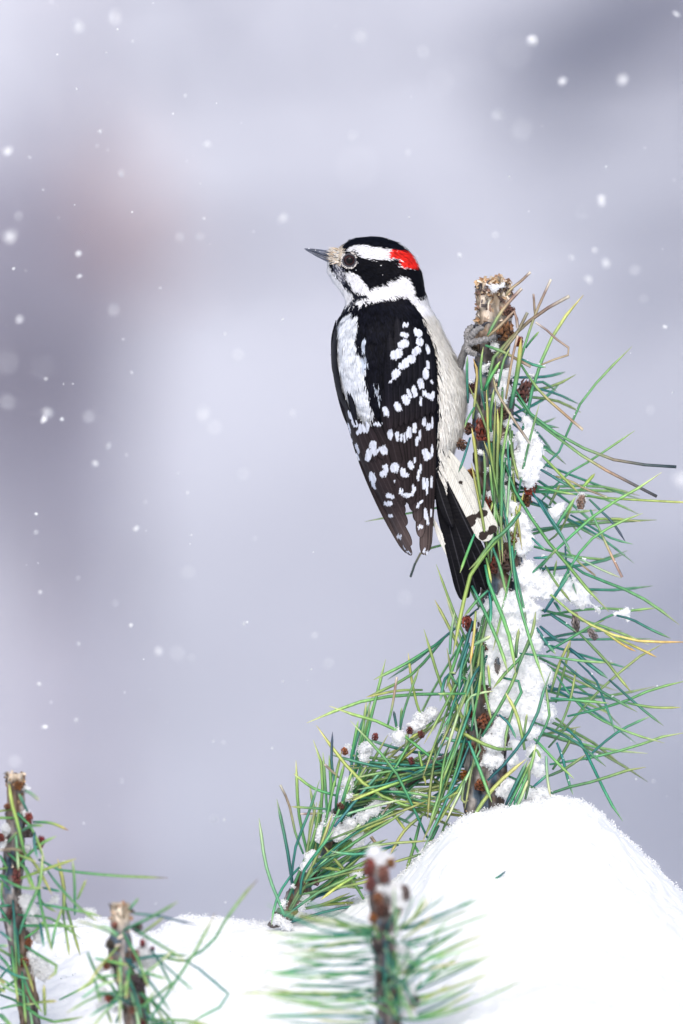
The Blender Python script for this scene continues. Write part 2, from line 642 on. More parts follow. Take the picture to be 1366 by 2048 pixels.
def fir(x, y, h, label, aim=None):
    z0 = ground_z(x, y) - 0.1
    t = thing('fir_tree', label, 'tree', (x, y, z0), 'trees behind the snowfall')
    zz = np.linspace(0, h, 10)
    link('trunk', tube_mesh('trunk', np.stack([zz * 0, zz * 0, zz], -1), 0.11 * (1 - 0.9 * zz / h), M_TRUNK, nseg=8), t)
    P0, P1 = [], []
    for k in range(int(h * 7)):
        s = R.uniform(0.12, 0.97)
        a = R.uniform(0, 6.28)
        L = (1 - s) * h * 0.34 + 0.15
        d = np.array([math.cos(a), math.sin(a), -0.15])
        b = np.array([0, 0, s * h])
        for q in range(40):
            u = R.uniform(0.1, 1) * L
            p = b + d * u
            P0.append(p)
            P1.append(p + np.array([R.gauss(0, .1), R.gauss(0, .1), R.gauss(-.02, .06)]))
    v, f = strips(np.array(P0), np.array(P1), np.full(len(P0), 0.012))
    c = link('crown', mesh_np('crown', v, f, M_FIR), t)
    tag(c, kind='stuff')
    return t


def fir_bough_tree():
    """a fir beyond the right edge of the frame whose low boughs reach into it"""
    x, z = at_depth(1700, 60, 14.0)
    z0 = ground_z(x, 14.0) - 0.1
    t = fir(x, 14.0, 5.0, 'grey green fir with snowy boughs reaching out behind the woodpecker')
    for (ex, ey, ez, droop) in ((1010, 150, 13.7, 0.05), (1120, 215, 13.6, 0.07), (1180, 20, 14.2, 0.04), (1230, 610, 13.8, 0.05)):
        tx, tz = at_depth(ex, ey, ez)
        b0 = np.array([0, 0, tz - z0 + 0.10])
        b1 = np.array([tx - x, ez - 14.0, tz - z0])
        pth = catmull([b0, (b0 + b1) / 2 + np.array([0, 0, droop]), b1], 10)
        bo = link('bough', tube_mesh('bough', pth, np.linspace(0.02, 0.004, 10), M_TRUNK, nseg=6), t)
        n = 330 if ey < 400 else 150
        u = rng.random(n) ** 0.7 * 9
        i = np.minimum(u.astype(int), 8)
        p = pth[i] + (pth[i + 1] - pth[i]) * (u - i)[:, None]
        dv = rng.normal(size=(n, 3)) * np.array([0.5, 0.9, 0.35]) + np.array([-0.5, 0, -0.25])
        v, f = strips(p, p + dv * 0.12, np.full(n, 0.004))
        c = link('spray', mesh_np('spray', v, f, M_FIR), bo)
        tag(c, kind='stuff')


fir_bough_tree()

# ------------------------------------------------------------------ pine needles: traced paths, photo coordinates by crop
CROP = {'A': (900, 540, .20498), 'B': (900, 780, .17570), 'C': (1080, 900, .20937), 'D': (900, 1080, .19034), 'E': (880, 1340, .19034),
        'F': (1080, 1240, .20937), 'G': (0, 1520, .25794), 'H': (190, 1740, .25622), 'S': (520, 1280, .32211), 'K': (500, 1660, .36603),
        'R': (860, 530, .37042), 'Z': (630, 700, .2928), 'Q': (590, 450, .22694)}


def trace(s):
    """'A10,20 30,40 B5,6' -> photo pixels"""
    cur, out = None, []
    for w_ in s.split():
        if w_[0].isalpha():
            cur = CROP[w_[0]]
            w_ = w_[1:]
        x_, y_ = w_.split(',')
        out.append((cur[0] + float(x_) * cur[2], cur[1] + float(y_) * cur[2]))
    return out


RAMP = {
    'g': [(0, (44, 122, 98)), (.3, (70, 146, 92)), (.75, (124, 172, 96)), (.93, (160, 188, 110)), (1, (214, 212, 150))],
    't': [(0, (26, 92, 98)), (.5, (44, 124, 108)), (.9, (100, 164, 116)), (1, (170, 190, 140))],
    'y': [(0, (96, 148, 80)), (.5, (156, 176, 88)), (.9, (186, 190, 104)), (1, (220, 204, 130))],
    'o': [(0, (130, 160, 84)), (.55, (206, 186, 104)), (1, (212, 160, 92))],
    'b': [(0, (160, 146, 104)), (.5, (172, 150, 122)), (.9, (128, 104, 92)), (1, (206, 196, 180))],
    'gb': [(0, (58, 144, 98)), (.35, (128, 164, 100)), (.6, (180, 156, 118)), (.92, (126, 100, 90)), (1, (206, 196, 176))],
    'gt': [(0, (50, 132, 100)), (.4, (90, 158, 98)), (.9, (150, 178, 104)), (.95, (170, 140, 110)), (1, (120, 100, 92))],
    'gd': [(0, (64, 146, 100)), (.5, (118, 174, 108)), (.62, (190, 162, 124)), (.76, (118, 106, 98)), (.9, (56, 74, 82)), (1, (52, 64, 70))],
    'd': [(0, (70, 142, 96)), (.4, (46, 110, 104)), (.7, (58, 86, 96)), (1, (62, 76, 90))],
    'yb': [(0, (34, 116, 98)), (.35, (88, 160, 98)), (.7, (184, 196, 104)), (.93, (224, 200, 110)), (1, (184, 100, 66))],
    'l': [(0, (70, 116, 78)), (.5, (114, 146, 84)), (1, (168, 176, 104))],
    'p': [(0, (116, 186, 142)), (.5, (160, 202, 146)), (1, (215, 215, 168))],
}


def needle_mesh(path, hw, code, sharp=True):
    n = len(path)
    T, s, u = frames(path)
    t = np.linspace(0, 1, n)
    prof = (0.72 + 0.28 * smooth(0, 0.25, t)) * (1 - 0.85 * smooth(0.86, 1.0, t) if sharp else 1)
    wv = (hw * prof)[:, None]
    tw = R.uniform(-0.5, 0.5)
    s2 = s * math.cos(tw) + u * math.sin(tw)
    u2 = -s * math.sin(tw) + u * math.cos(tw)
    v = np.stack([path + s2 * wv, path - u2 * wv * 0.55, path - s2 * wv, path + u2 * wv * 0.45], 1).reshape(-1, 3)
    f = grid_faces(n, 4, True)
    f = np.vstack([f, [[3, 2, 1, 0]], [[(n - 1) * 4 + k for k in range(4)]]])
    r = RAMP[code]
    ts = [a for a, _ in r]
    cs = np.array([b for _, b in r], float)
    tt = np.clip(t + R.uniform(-.08, .08), 0, 1)
    c = np.stack([np.interp(tt, ts, cs[:, k]) for k in range(3)], -1)
    c = np.clip(c * R.uniform(0.95, 1.18) + np.array([R.uniform(-10, 10), R.uniform(-6, 6), R.uniform(-8, 8)]), 5, 245)
    c = c[:, None, :] * np.array([.9, 1.02, .9, .85])[None, :, None]  # sides and back darkened, shading put into the needle colour
    c[:, 1] = c[:, 1] * .86 + np.array([214, 226, 204]) * .14      # highlight painted into the colour along the near ridge
    c = lin(np.clip(c, 5, 245)).reshape(-1, 3)
    return v, f, c


class Shoot:
    def __init__(self, label, base, group='pine shoots in the snow'):
        self.o = np.array(P(*base))
        self.t = thing('pine_shoot', label, 'pine shoot', tuple(self.o), group)

    def needle(self, pts, d, code='g', hw=3.6, n=7):
        """pts in photo px, d = list of depths (px) interpolated along the path"""
        pts = np.asarray(pts, float)
        L = np.concatenate([[0], np.cumsum(np.linalg.norm(np.diff(pts, axis=0), axis=1))])
        dd = np.interp(L / L[-1], np.linspace(0, 1, len(d)), d)
        path = catmull(P(pts[:, 0], pts[:, 1], dd), n)
        v, f, c = needle_mesh(path, hw * .86 * S, code, code not in ('b', 'gb', 'gd'))
        return link('needle', mesh_np('needle', v - self.o, f, M_NEEDLE, c), self.t)

    def stem(self, pts, rads, d, colf, nring=150, nseg=28, amp=1.0, name='stem'):
        pts = np.asarray(pts, float)
        dd = np.broadcast_to(np.asarray(d, float), (len(pts),))
        path = catmull(P(pts[:, 0], pts[:, 1], dd), nring)
        L = np.linspace(0, 1, nring)
        rad = np.interp(L, np.linspace(0, 1, len(rads)), rads) * S

        def noise(v):
            q = v.reshape(-1, 3) * np.array([900, 900, 160])
            a = fbm(q, 3) * 0.9 + 0.8 * np.abs(vnoise(v.reshape(-1, 3) * np.array([420, 420, 70])))
            return (a * 0.0011 * amp).reshape(v.shape[:2])
        me = tube_mesh('stem', path, rad, M_BARK, colf, nseg, noise, self.o)
        return link(name, me, self.t)

    def chips(self, n, fn, sz, cols, name='bark_flakes'):
        """loose curled bark flakes standing off the stem"""
        pos = np.array([fn() for _ in range(n)])
        Rm = rand_rot(n)
        q = np.array([[-1, -.5, 0], [1, -.4, .15], [.9, .5, 0], [-.8, .45, .2], [0, 0, .35]])
        s = rng.uniform(0.5, 1.2, n) * sz * S
        v = np.einsum('nij,kj->nki', Rm, q) * s[:, None, None] + P(pos[:, 0], pos[:, 1], pos[:, 2])[:, None, :]
        f = np.array([[0, 1, 4], [1, 2, 4], [2, 3, 4], [3, 0, 4]])[None] + (np.arange(n) * 5)[:, None, None]
        c = np.repeat(lin(np.array(cols, float)[rng.integers(0, len(cols), n)] * rng.uniform(.8, 1.1, (n, 1))), 5, axis=0)
        o = link(name, mesh_np(name, v.reshape(-1, 3) - self.o, f.reshape(-1, 3), M_BARK, c, False), self.t)
        tag(o, kind='stuff')

    def bud(self, px, py, d, ln, wd, ang, c1, c2):
        """a scaly winter bud: a core wrapped in overlapping pointed scales"""
        ln, wd = ln * .9, wd * .74
        c1 = tuple(np.array(c1) * .62 + np.array((70, 52, 46)) * .34)
        c2 = tuple(np.array(c2) * .55 + np.array((54, 46, 44)) * .34)
        vs, fs, cs = [], [], []
        k = 0
        rows, per = 5, 6
        cv, cf = ICO1
        core = cv * np.array([wd * .38, wd * .38, ln * .46])
        vs.append(core); fs.append(cf); cs.append(np.tile(np.array(c2, float) * .7, (len(cv), 1))); k += len(cv)
        for r in range(rows):
            zc = -ln * .5 + ln * .85 * r / rows
            rr = wd * .5 * math.sin(math.pi * (0.22 + 0.62 * (r + .3) / rows))
            for q in range(per):
                a = 2 * math.pi * (q + .5 * (r % 2)) / per + R.uniform(-.2, .2)
                ca, sa = math.cos(a), math.sin(a)
                hw = wd * .30
                h = ln * R.uniform(.3, .4)
                o_ = rr * R.uniform(1.1, 1.5)
                tp = np.array([[ca * o_ - sa * hw, sa * o_ + ca * hw, zc], [ca * (o_ + wd * .16), sa * (o_ + wd * .16), zc + h * .45],
                               [ca * o_ + sa * hw, sa * o_ - ca * hw, zc], [ca * rr * .85, sa * rr * .85, zc + h]])
                vs.append(tp)
                fs.append(np.array([[0, 1, 3], [1, 2, 3], [0, 2, 1]]) + k)
                b = R.uniform(.75, 1.15)
                cs.append(np.array([np.array(c2) * b, np.array(c1) * b, np.array(c2) * b, np.array(c1) * b * 1.1]))
                k += 4
        v = np.vstack(vs)
        ca, sa = math.cos(ang), math.sin(ang)
        v = np.stack([v[:, 0] * ca + v[:, 2] * sa, v[:, 1], -v[:, 0] * sa + v[:, 2] * ca], -1) * S + P(px, py, d)
        c = lin(np.clip(np.vstack(cs), 0, 255))
        link('bud', mesh_np('bud', v - self.o, np.vstack(fs), M_BUD, c, False), self.t)


def snow_blobs(label, blobs, vox, ncry, rough=1.0, csize=(0.25, 0.8), extra=None):
    """clinging snow: balls fused by a voxel remesh, roughened and covered with ice grains"""
    bv, bf = ICO2
    vs, fs = [], []
    k = 0
    for (px, py, d, r) in blobs:
        c = P(px, py, d)
        j = 1 + 0.30 * vnoise(bv * 1.6 + px * .37)[:, None]
        vs.append(bv * j * np.array([r, r * 0.8, r * 1.0]) * S + c)
        fs.append(bf + k)
        k += len(bv)
    v = np.vstack(vs); f = np.vstack(fs)
    o0 = np.array([v[:, 0].mean(), v[:, 1].mean(), v[:, 2].min()])
    me = mesh_np('tmp', v - o0, f, M_SNOW)
    ob = bpy.data.objects.new('tmp', me)
    col.objects.link(ob)
    md = ob.modifiers.new('r', 'REMESH')
    md.mode = 'VOXEL'
    md.voxel_size = vox
    dg = bpy.context.evaluated_depsgraph_get()
    em = ob.evaluated_get(dg).to_mesh()
    n = len(em.vertices)
    cv = np.empty(n * 3, np.float32)
    em.vertices.foreach_get('co', cv)
    nv = np.empty(n * 3, np.float32)
    em.vertices.foreach_get('normal', nv)
    cv = cv.reshape(-1, 3).astype(float); nv = nv.reshape(-1, 3).astype(float)
    fq = np.array([list(p.vertices) for p in em.polygons if len(p.vertices) == 4])
    ob.evaluated_get(dg).to_mesh_clear()
    bpy.data.objects.remove(ob)
    w0 = cv + o0
    pit = smooth(0.05, 0.6, fbm(w0 * 150 + 40, 3))
    cv = cv + nv * ((0.0010 * fbm(w0 * 260, 3) + 0.0005 * vnoise(w0 * 900) - 0.0015 * pit) * rough)[:, None]
    o = link('clinging_snow', mesh_np('clinging_snow', cv, fq, M_SNOW), None, tuple(o0))
    tag(o, label, 'snow', 'snow clinging to the pine shoots', 'stuff')
    pos, nor = sample_tris(cv, fq, ncry)
    size = rng.uniform(csize[0], csize[1], ncry) * 0.001
    pos = pos + nor * (size * rng.uniform(0, 1.2, ncry) + 0.0007 * rng.random(ncry) ** 4)[:, None]
    if extra is not None and len(extra):
        e = np.asarray(extra) - o0
        pos = np.vstack([pos, e])
        size = np.concatenate([size, rng.uniform(.3, .8, len(e)) * .001])
    gv, gf = crystals(pos, size)
    c = link('ice_grains', mesh_np('ice_grains', gv, gf, M_GRAIN, sm=False), o)
    tag(c, kind='stuff')


def bark_col(tops=None):
    def fn(v):
        q = v * np.array([700, 700, 120])
        n1 = fbm(q, 3)
        n2 = fbm(v * np.array([220, 220, 90]) + 5, 2)
        c = np.array([112, 106, 104.]) + n1[:, None] * np.array([62, 60, 58])
        c = np.where((n2 > 0.35)[:, None], np.array([112, 94, 82.]) + n1[:, None] * 48, c)
        c = np.where((n2 < -0.55)[:, None], np.array([88, 102, 116.]) + n1[:, None] * 40, c)
        if tops is not None:
            t = smooth(tops[0], tops[1], v[:, 2])[:, None]
            c = c * (1 - t) + (np.array([204, 188, 168.]) + n1[:, None] * 52) * t
        return lin(np.clip(c, 20, 240))
    return fn


# ------------------------------------------------------------------ the tall shoot the bird clings to
def stem_x(py):
    return np.interp(py, [560, 700, 900, 1000, 1100, 1250, 1400, 1550, 1680], [988, 985, 988, 996, 1004, 996, 982, 970, 966])


MAIN = [
    # code, half width, path root->tip
    ('gb', 4.4, 'A370,640 460,470 560,330 700,180'), ('b', 4.0, 'A365,650 480,550 600,430 640,410 660,570'),
    ('b', 3.6, 'A540,250 600,180 690,110 785,20'), ('b', 3.2, 'A832,470 825,380 815,235'),
    ('gb', 3.4, 'A690,880 760,640 850,390 985,90'), ('gb', 4.4, 'A360,1360 375,970 470,800 620,640 860,430 1165,255'),
    ('b', 4.0, 'A470,860 560,740 650,620 755,415'), ('b', 3.6, 'A545,1260 600,900 660,640'),
    ('yb', 6.5, 'A590,1350 640,1100 680,850 695,665'), ('yb', 4.6, 'B780,590 870,330 A760,1340 830,1070 900,870 1000,650 1150,420 1300,245'),
    ('g', 3.2, 'A740,760 790,690 870,600'), ('gb', 4.2, 'A345,735 520,800 650,870 790,945'),
    ('t', 3.6, 'A680,860 800,920 935,950'), ('b', 2.8, 'A890,925 1050,860 1210,800 1090,720 960,600 835,510'),
    ('gb', 3.8, 'R480,520 510,570 600,690 720,800 825,890'), ('gd', 3.8, 'R450,660 470,710 540,800 700,920 900,1020 1080,1070 1330,1090'),
    ('gd', 4.2, 'R470,720 540,815 650,900 780,1000 900,1080 1050,1160 1225,1250'), ('b', 3.6, 'A420,1040 B530,10 700,300 910,610'),
    ('t', 3.6, 'A175,1300 165,1000 170,840'), ('o', 3.4, 'B260,330 290,60 A265,1000 225,860'),
    ('g', 3.6, 'B400,230 A330,1330 295,1000 325,750'), ('g', 4.4, 'A330,1180 400,1040 490,890'),
    ('g', 3.4, 'A470,1140 520,900 590,750'), ('g', 4.0, 'B470,480 460,300 A430,1160'),
    ('y', 3.8, 'B560,1280 490,900 440,600 425,250 415,0'), ('t', 3.2, 'B390,200 370,60 A300,1160'),
    ('l', 4.2, 'B540,1180 535,900 550,500 540,215'), ('y', 4.2, 'B350,1250 310,950 290,700 248,430'),
    ('g', 3.6, 'B370,1340 390,1150 400,900 385,690'), ('g', 3.0, 'B300,160 200,330 165,430'),
    ('t', 3.2, 'B230,540 150,800 95,940'), ('g', 3.8, 'B575,1820 590,1300 590,1000 600,680 640,500 690,250'),
    ('t', 3.0, 'B690,980 660,750 660,540'), ('g', 4.2, 'B620,830 680,1020 780,1230 900,1420 1030,1600 1180,1810 C380,1230 500,1390 660,1545'),
    ('y', 5.0, 'B800,1390 D470,30 250,290 170,540 110,800 30,1200'), ('g', 4.4, 'B800,1400 650,1590 500,1700 D250,280 200,310'),
    ('g', 3.6, 'B280,1640 D210,60 150,220 105,345'),
    ('t', 3.4, 'B940,1165 1050,1340 1200,1570 1366,1800'), ('g', 3.2, 'B985,1090 1200,1150 C330,425'),
    ('t', 4.0, 'B1030,905 1200,1000 C180,290 350,380'), ('y', 3.8, 'B1000,700 1150,850 C200,240 370,410'),
    ('t', 3.0, 'B930,1680 1000,1750 1080,1820'), ('g', 3.2, 'R600,1105 670,1050 720,960 770,840 830,720 960,570 1090,440'),
    ('g', 3.2, 'C20,480 250,240 500,90 R1105,895'), ('l', 4.0, 'C90,530 190,330'), ('b', 2.8, 'C150,250 300,300 430,370 640,450'),
    ('y', 4.2, 'C390,380 450,310 525,225'), ('y', 3.0, 'C430,440 650,460 900,475 1366,500 1480,500'), ('d', 3.4, 'C470,470 600,600 700,700 815,875'),
    ('g', 3.6, 'D850,360 C160,950 300,820 500,640 700,500 930,370 1160,215'), ('t', 3.0, 'C290,620 420,690 560,780 700,850 890,900'),
    ('gb', 3.6, 'C480,570 560,740 680,1000 785,1215'), ('g', 3.4, 'C190,1290 300,1100 440,900 580,790 760,690 980,605'),
    ('t', 4.4, 'C40,1550 150,1380 290,1170'), ('p', 3.0, 'C200,1010 400,1050 560,1130 780,1225'),
    ('g', 4.2, 'C250,1060 300,1120 520,1220 760,1310 950,1400 1110,1500 1330,1670'),
    ('o', 3.4, 'C100,1380 350,1590 F620,110 870,190 1150,210 1420,210'), ('g', 3.0, 'C540,1650 700,1570 900,1530 1110,1510'),
    ('t', 3.4, 'C730,1580 880,1620 1050,1710 1250,1800'), ('g', 3.4, 'F60,310 330,150 500,50 620,0'),
    ('t', 3.4, 'C0,480 100,650 200,800 300,1000'), ('g', 5.0, 'C150,740 240,600 340,450'), ('l', 3.2, 'C80,870 200,760 330,470'),
    ('gb', 2.6, 'C250,950 380,1080 530,1200'), ('g', 3.0, 'C90,1330 130,1200 160,1050'), ('t', 4.0, 'C120,1420 200,1550'),
    ('t', 3.4, 'C100,1570 220,1650 350,1740'), ('t', 2.8, 'C240,920 260,1120 350,1380'), ('g', 3.4, 'C0,1130 90,1020 160,950'),
    ('t', 3.4, 'C-60,1030 0,1030 120,1020'),
    ('g', 4.0, 'D650,60 670,300 700,540 780,850 850,1080 930,1320 1000,1520'), ('g', 5.2, 'D370,260 420,490 500,680 570,850 640,1080 690,1400'),
    ('g', 4.6, 'D230,480 330,680 440,920 540,1160 610,1400'), ('t', 4.2, 'D410,540 430,700 420,900'), ('g', 4.0, 'D400,530 280,640 150,800'),
    ('g', 4.0, 'D450,80 530,300 590,570'), ('y', 3.4, 'D380,180 410,320 435,450'), ('l', 4.0, 'D690,1390 790,1150 870,950 900,750'),
    ('l', 4.2, 'D695,1240 700,1100 725,930'), ('o', 3.8, 'D270,750 250,1000 210,1310'), ('p', 4.6, 'D235,1110 330,1060 430,1010'),
    ('g', 4.0, 'D840,1080 740,1240 600,1380 450,1560'), ('t', 4.2, 'D240,850 150,1150 60,1400'), ('l', 4.0, 'D340,1110 330,1400 290,1680'),
    ('y', 3.6, 'D420,1540 400,1310'), ('t', 3.8, 'D310,1330 240,1450 170,1650'), ('g', 4.0, 'D560,1450 740,1490 775,1545 E780,380 700,650 680,850'),
    ('t', 4.2, 'D910,920 1000,1060 1110,1200'), ('t', 4.4, 'D945,905 1080,1020 1180,1080'), ('t', 3.8, 'D1055,775 1200,870 1335,975'),
    ('g', 3.4, 'D730,1190 900,1210 1100,1230 F380,390 710,412'), ('y', 3.8, 'F105,690 180,430 290,190'), ('l', 3.6, 'F150,790 240,440 295,200'),
    ('l', 3.2, 'E1210,640 F200,1000 290,760 345,470'), ('l', 3.4, 'D1000,270 1120,460 1270,650'),
    ('g', 3.2, 'F160,540 400,840 700,1010 920,1100 1190,1175'), ('t', 3.6, 'F200,390 400,560 600,690 930,880'),
    ('y', 5.0, 'E300,620 220,480 150,300 75,85'), ('y', 4.6, 'E760,830 600,830 400,750 200,640 0,520'), ('t', 4.6, 'E310,750 130,740 20,690'),
    ('g', 4.2, 'E300,750 400,1000 545,1390'), ('g', 4.4, 'E440,700 560,500 680,290 780,90 D740,1240'), ('y', 4.4, 'E890,840 860,680 800,450 690,240'),
    ('t', 4.0, 'E500,1160 640,1030 760,890 900,700 1010,500 1090,220 1165,10'), ('y', 5.0, 'E280,1670 440,1400 630,1170 900,940'),
    ('t', 4.6, 'E690,1420 820,1150 920,950'), ('g', 4.4, 'E760,1460 880,1200 960,1000 1010,780'), ('p', 4.0, 'E790,1480 850,1350 930,1150'),
    ('g', 4.0, 'E720,1440 870,1130 950,960'), ('l', 3.6, 'E895,1360 930,1200 940,1020'), ('p', 3.4, 'E255,480 300,300 430,240 560,225'),
    ('g', 3.4, 'E400,245 200,250 -20,250'), ('g', 3.8, 'E850,590 1010,740 F170,1370 325,1515'), ('g', 3.4, 'E1010,780 1140,520 1140,400 1110,150'),
    ('t', 3.8, 'F40,1020 300,1140 450,1250 630,1400'), ('t', 3.8, 'F255,1035 370,1140 480,1350 600,1600 700,1790 790,1920'),
    ('l', 4.0, 'F120,1430 250,1220 345,1035'), ('l', 3.8, 'F380,130 620,380 740,530 880,700'), ('t', 5.0, 'F280,270 480,430 650,560'),
    ('t', 3.2, 'F660,570 850,740 1000,870 1180,1010'), ('t', 3.2, 'F360,400 530,570 600,740 660,900 720,1080'),
    ('l', 3.4, 'F80,1220 280,990 450,800 600,640 740,520 900,380 1170,230'), ('g', 3.4, 'F100,745 380,770 660,795'),
    ('g', 3.6, 'F260,920 480,870 700,810 880,750 1080,660 1400,580'), ('y', 3.4, 'F840,795 1100,835 1345,835'),
    ('t', 3.6, 'F440,1340 520,1250 700,1100 850,1010 1065,915'), ('g', 3.4, 'F90,1380 400,1330 600,1290 900,1210 1150,1120 1390,1075'),
    ('l', 3.8, 'F60,1500 240,1420 440,1285'), ('g', 3.8, 'F-60,1690 120,1650 300,1590 560,1530 780,1450 1010,1405'),
    ('t', 3.6, 'F160,1170 220,1330 260,1500 315,1670'), ('p', 3.6, 'F60,1300 70,1500 100,1690'), ('o', 3.2, 'F620,120 800,240 915,300'),
    ('o', 3.2, 'F720,170 900,250 1115,355'), ('t', 3.6, 'F-60,1590 0,1540 80,1470'), ('g', 3.2, 'E180,150 100,30 D60,1400'),
    ('t', 4.0, 'D200,1080 120,1330 90,1600'), ('g', 4.0, 'D140,1000 60,1250 E60,200'), ('t', 4.2, 'D60,1400 E60,80 0,330'),
    ('t', 3.8, 'E250,100 150,330 60,650'), ('g', 3.8, 'E230,560 150,850 20,1180'), ('g', 3.8, 'E270,680 190,1000 100,1260 0,1560'),
    ('g', 3.4, 'D100,1480 160,1440 190,1600 E290,210'), ('l', 3.6, 'E260,1160 230,1380 300,1370'), ('y', 3.2, 'E0,1370 130,1310 195,1285'),
    ('t', 3.4, 'E250,1170 120,1290 0,1370'), ('g', 3.4, 'E330,640 345,520 400,250 430,20'), ('p', 4.2, 'D0,1200 10,1000 50,760'),
    ('t', 3.2, 'E620,470 720,560 800,720'), ('l', 3.2, 'E880,700 900,560 915,460'), ('l', 3.4, 'E940,920 1010,840 1060,930'),
    ('g', 3.0, 'Z1180,900 980,1040 640,1115 340,1172'), ('gd', 3.0, 'Z1050,1290 860,1335 720,1390 652,1550'),
]


def main_shoot():
    sh = Shoot('tall snow crusted pine shoot with cut top that the woodpecker clings to', (968, 1660, 0))
    ys = np.array([566, 620, 700, 800, 900, 1000, 1100, 1250, 1400, 1550, 1690])
    z1 = ZC + (1024 - 720) * S
    z2 = ZC + (1024 - 575) * S
    sh.stem(np.stack([stem_x(ys), ys], -1), [27, 33, 34, 34, 35, 36, 37, 37, 38, 38, 40], 0, bark_col((z1, z2)), 260, 36, 1.4)

    def fl():
        py = R.choice([R.uniform(563, 590), R.uniform(563, 590), R.uniform(570, 650), R.uniform(600, 1640)])
        a = R.uniform(0, 6.28)
        r = R.uniform(.75, 1.05) * 35 if py > 572 else R.uniform(0, 1) * 33
        return (stem_x(py) + r * math.cos(a), py, r * math.sin(a))
    sh.chips(760, fl, 7, [(214, 190, 156), (190, 160, 130), (160, 130, 114), (226, 212, 196), (120, 100, 94), (160, 156, 156), (100, 92, 92)])
    def topfl():
        a = R.uniform(0, 6.28)
        r = 33 * math.sqrt(R.random())
        return (988 + r * math.cos(a), R.uniform(557, 584) + (5 if r > 24 else 0), r * math.sin(a))
    sh.chips(170, topfl, 10, [(232, 208, 176), (220, 186, 146), (238, 226, 210), (200, 164, 136), (240, 236, 230)], 'splintered_wood')
    RB = [(964, 859, 50, 26, .0, (178, 70, 44), (120, 44, 34)), (1061, 970, 46, 22, .1, (214, 82, 38), (150, 44, 36)), (1053, 1000, 30, 20, .2, (176, 118, 60), (110, 56, 40)),
          (1030, 1068, 40, 28, .1, (190, 140, 74), (124, 80, 48)), (974, 1014, 48, 22, .1, (176, 62, 40), (110, 38, 34)), (942, 947, 24, 16, -.4, (204, 140, 50), (120, 66, 40)),
          (1005, 826, 28, 24, .2, (140, 104, 74), (92, 62, 52)), (923, 889, 26, 20, -.9, (150, 110, 84), (84, 62, 58)), (937, 857, 26, 20, -.5, (140, 96, 80), (84, 58, 54)),
          (1050, 782, 52, 26, .25, (150, 96, 84), (98, 58, 56)), (1011, 663, 44, 32, .1, (190, 130, 74), (120, 78, 54)), (1019, 622, 26, 22, .5, (170, 120, 100), (110, 76, 68)),
          (1039, 683, 24, 14, .1, (190, 84, 50), (130, 56, 44)), (945, 776, 24, 20, -.3, (120, 74, 74), (84, 50, 54)), (936, 1247, 40, 22, -.4, (186, 76, 50), (120, 46, 42)),
          (986, 1128, 44, 20, 0, (160, 66, 44), (100, 44, 36)), (1014, 1118, 46, 30, .1, (150, 120, 104), (100, 76, 70)), (972, 1291, 22, 16, 0, (160, 90, 60), (96, 56, 44)),
          (931, 1551, 24, 20, -1.2, (226, 140, 50), (150, 80, 40)), (962, 1570, 26, 24, .2, (200, 116, 60), (120, 60, 40)), (969, 1443, 34, 26, .3, (180, 100, 60), (100, 60, 46)),
          (941, 1422, 26, 20, -.6, (180, 90, 66), (110, 54, 46)), (949, 1498, 30, 18, .1, (160, 100, 76), (100, 64, 54)), (1162, 1003, 34, 16, .1, (214, 184, 164), (170, 130, 114)),
          (1151, 1243, 48, 15, -.05, (170, 164, 160), (112, 106, 106)), (1185, 1268, 30, 14, -.6, (200, 190, 188), (140, 126, 124)), (1040, 900, 22, 18, .1, (170, 120, 80), (110, 70, 54)),
          (948, 700, 24, 18, -.5, (130, 120, 90), (84, 74, 60))]
    for (px, py, ln, wd, an, c1, c2) in RB:
        off = abs(px - stem_x(py))
        d = -math.sqrt(max(38 ** 2 - off ** 2, 0)) - 12 if off < 60 else -25
        sh.bud(px, py, d, ln, wd, an, c1, c2)
    for i, (code, hw, s) in enumerate(MAIN):
        pts = np.array(trace(s))
        x0, x1 = pts[0, 0], pts[-1, 0]
        mx = pts[:, 0].max()
        over = 925 < x0 < 1100 and 915 < x1 < 1105
        if s.startswith('Z'):
            d = [30, 130]
        elif s.startswith('B800') or s.startswith('B280'):
            d = [-95, -105, -100]
        elif over:
            b = -70 if pts[:, 1].mean() < 1150 else -82
            d = [b + R.uniform(-6, 6), b - R.uniform(4, 18), b - R.uniform(0, 40)]
        elif x0 < 1095:
            d = [-42 + R.uniform(-12, 12), -60 + R.uniform(-15, 15), R.uniform(-130, 10)]
        else:
            a = R.uniform(-70, 10)
            d = [a, a + R.uniform(-40, 20)]
        sh.needle(pts, d, code, hw * 0.93)
    # needles lying close along the stem
    for k in range(10, 64):
        py = R.uniform(760, 1130) if k < 34 else R.uniform(1180, 1520)
        x0 = stem_x(py) + (R.uniform(-44, 40) if k < 34 else R.uniform(-60, -10))
        L = R.uniform(110, 250)
        up = -1 if R.random() < (.55 if k < 34 else .2) else 1
        lean = R.gauss(0, .16) - (0 if k < 34 else .28)
        bend = R.gauss(0, .12)
        if k < 34 and x0 < 940:
            x0 = 940 + R.uniform(0, 20)
        p1 = (x0 + math.sin(lean) * L * .5, py + up * L * .5)
        p2 = (p1[0] + math.sin(lean + bend) * L * .5, p1[1] + up * L * .5)
        if p2[1] < 700:
            p2 = (p2[0], 700 + R.uniform(0, 60))
        if min(p1[0], p2[0]) < 936 and max(py, p2[1]) < 1180:
            continue
        d0 = -math.sqrt(max(46 ** 2 - (x0 - stem_x(py)) ** 2, 100)) - R.uniform(2, 14)
        sh.needle([(x0, py), p1, p2], [d0, d0 - R.uniform(0, 20), d0 - R.uniform(0, 40)], R.choice(['g', 'g', 't', 'l', 'y', 'p', 'l']), R.uniform(2.8, 3.8))
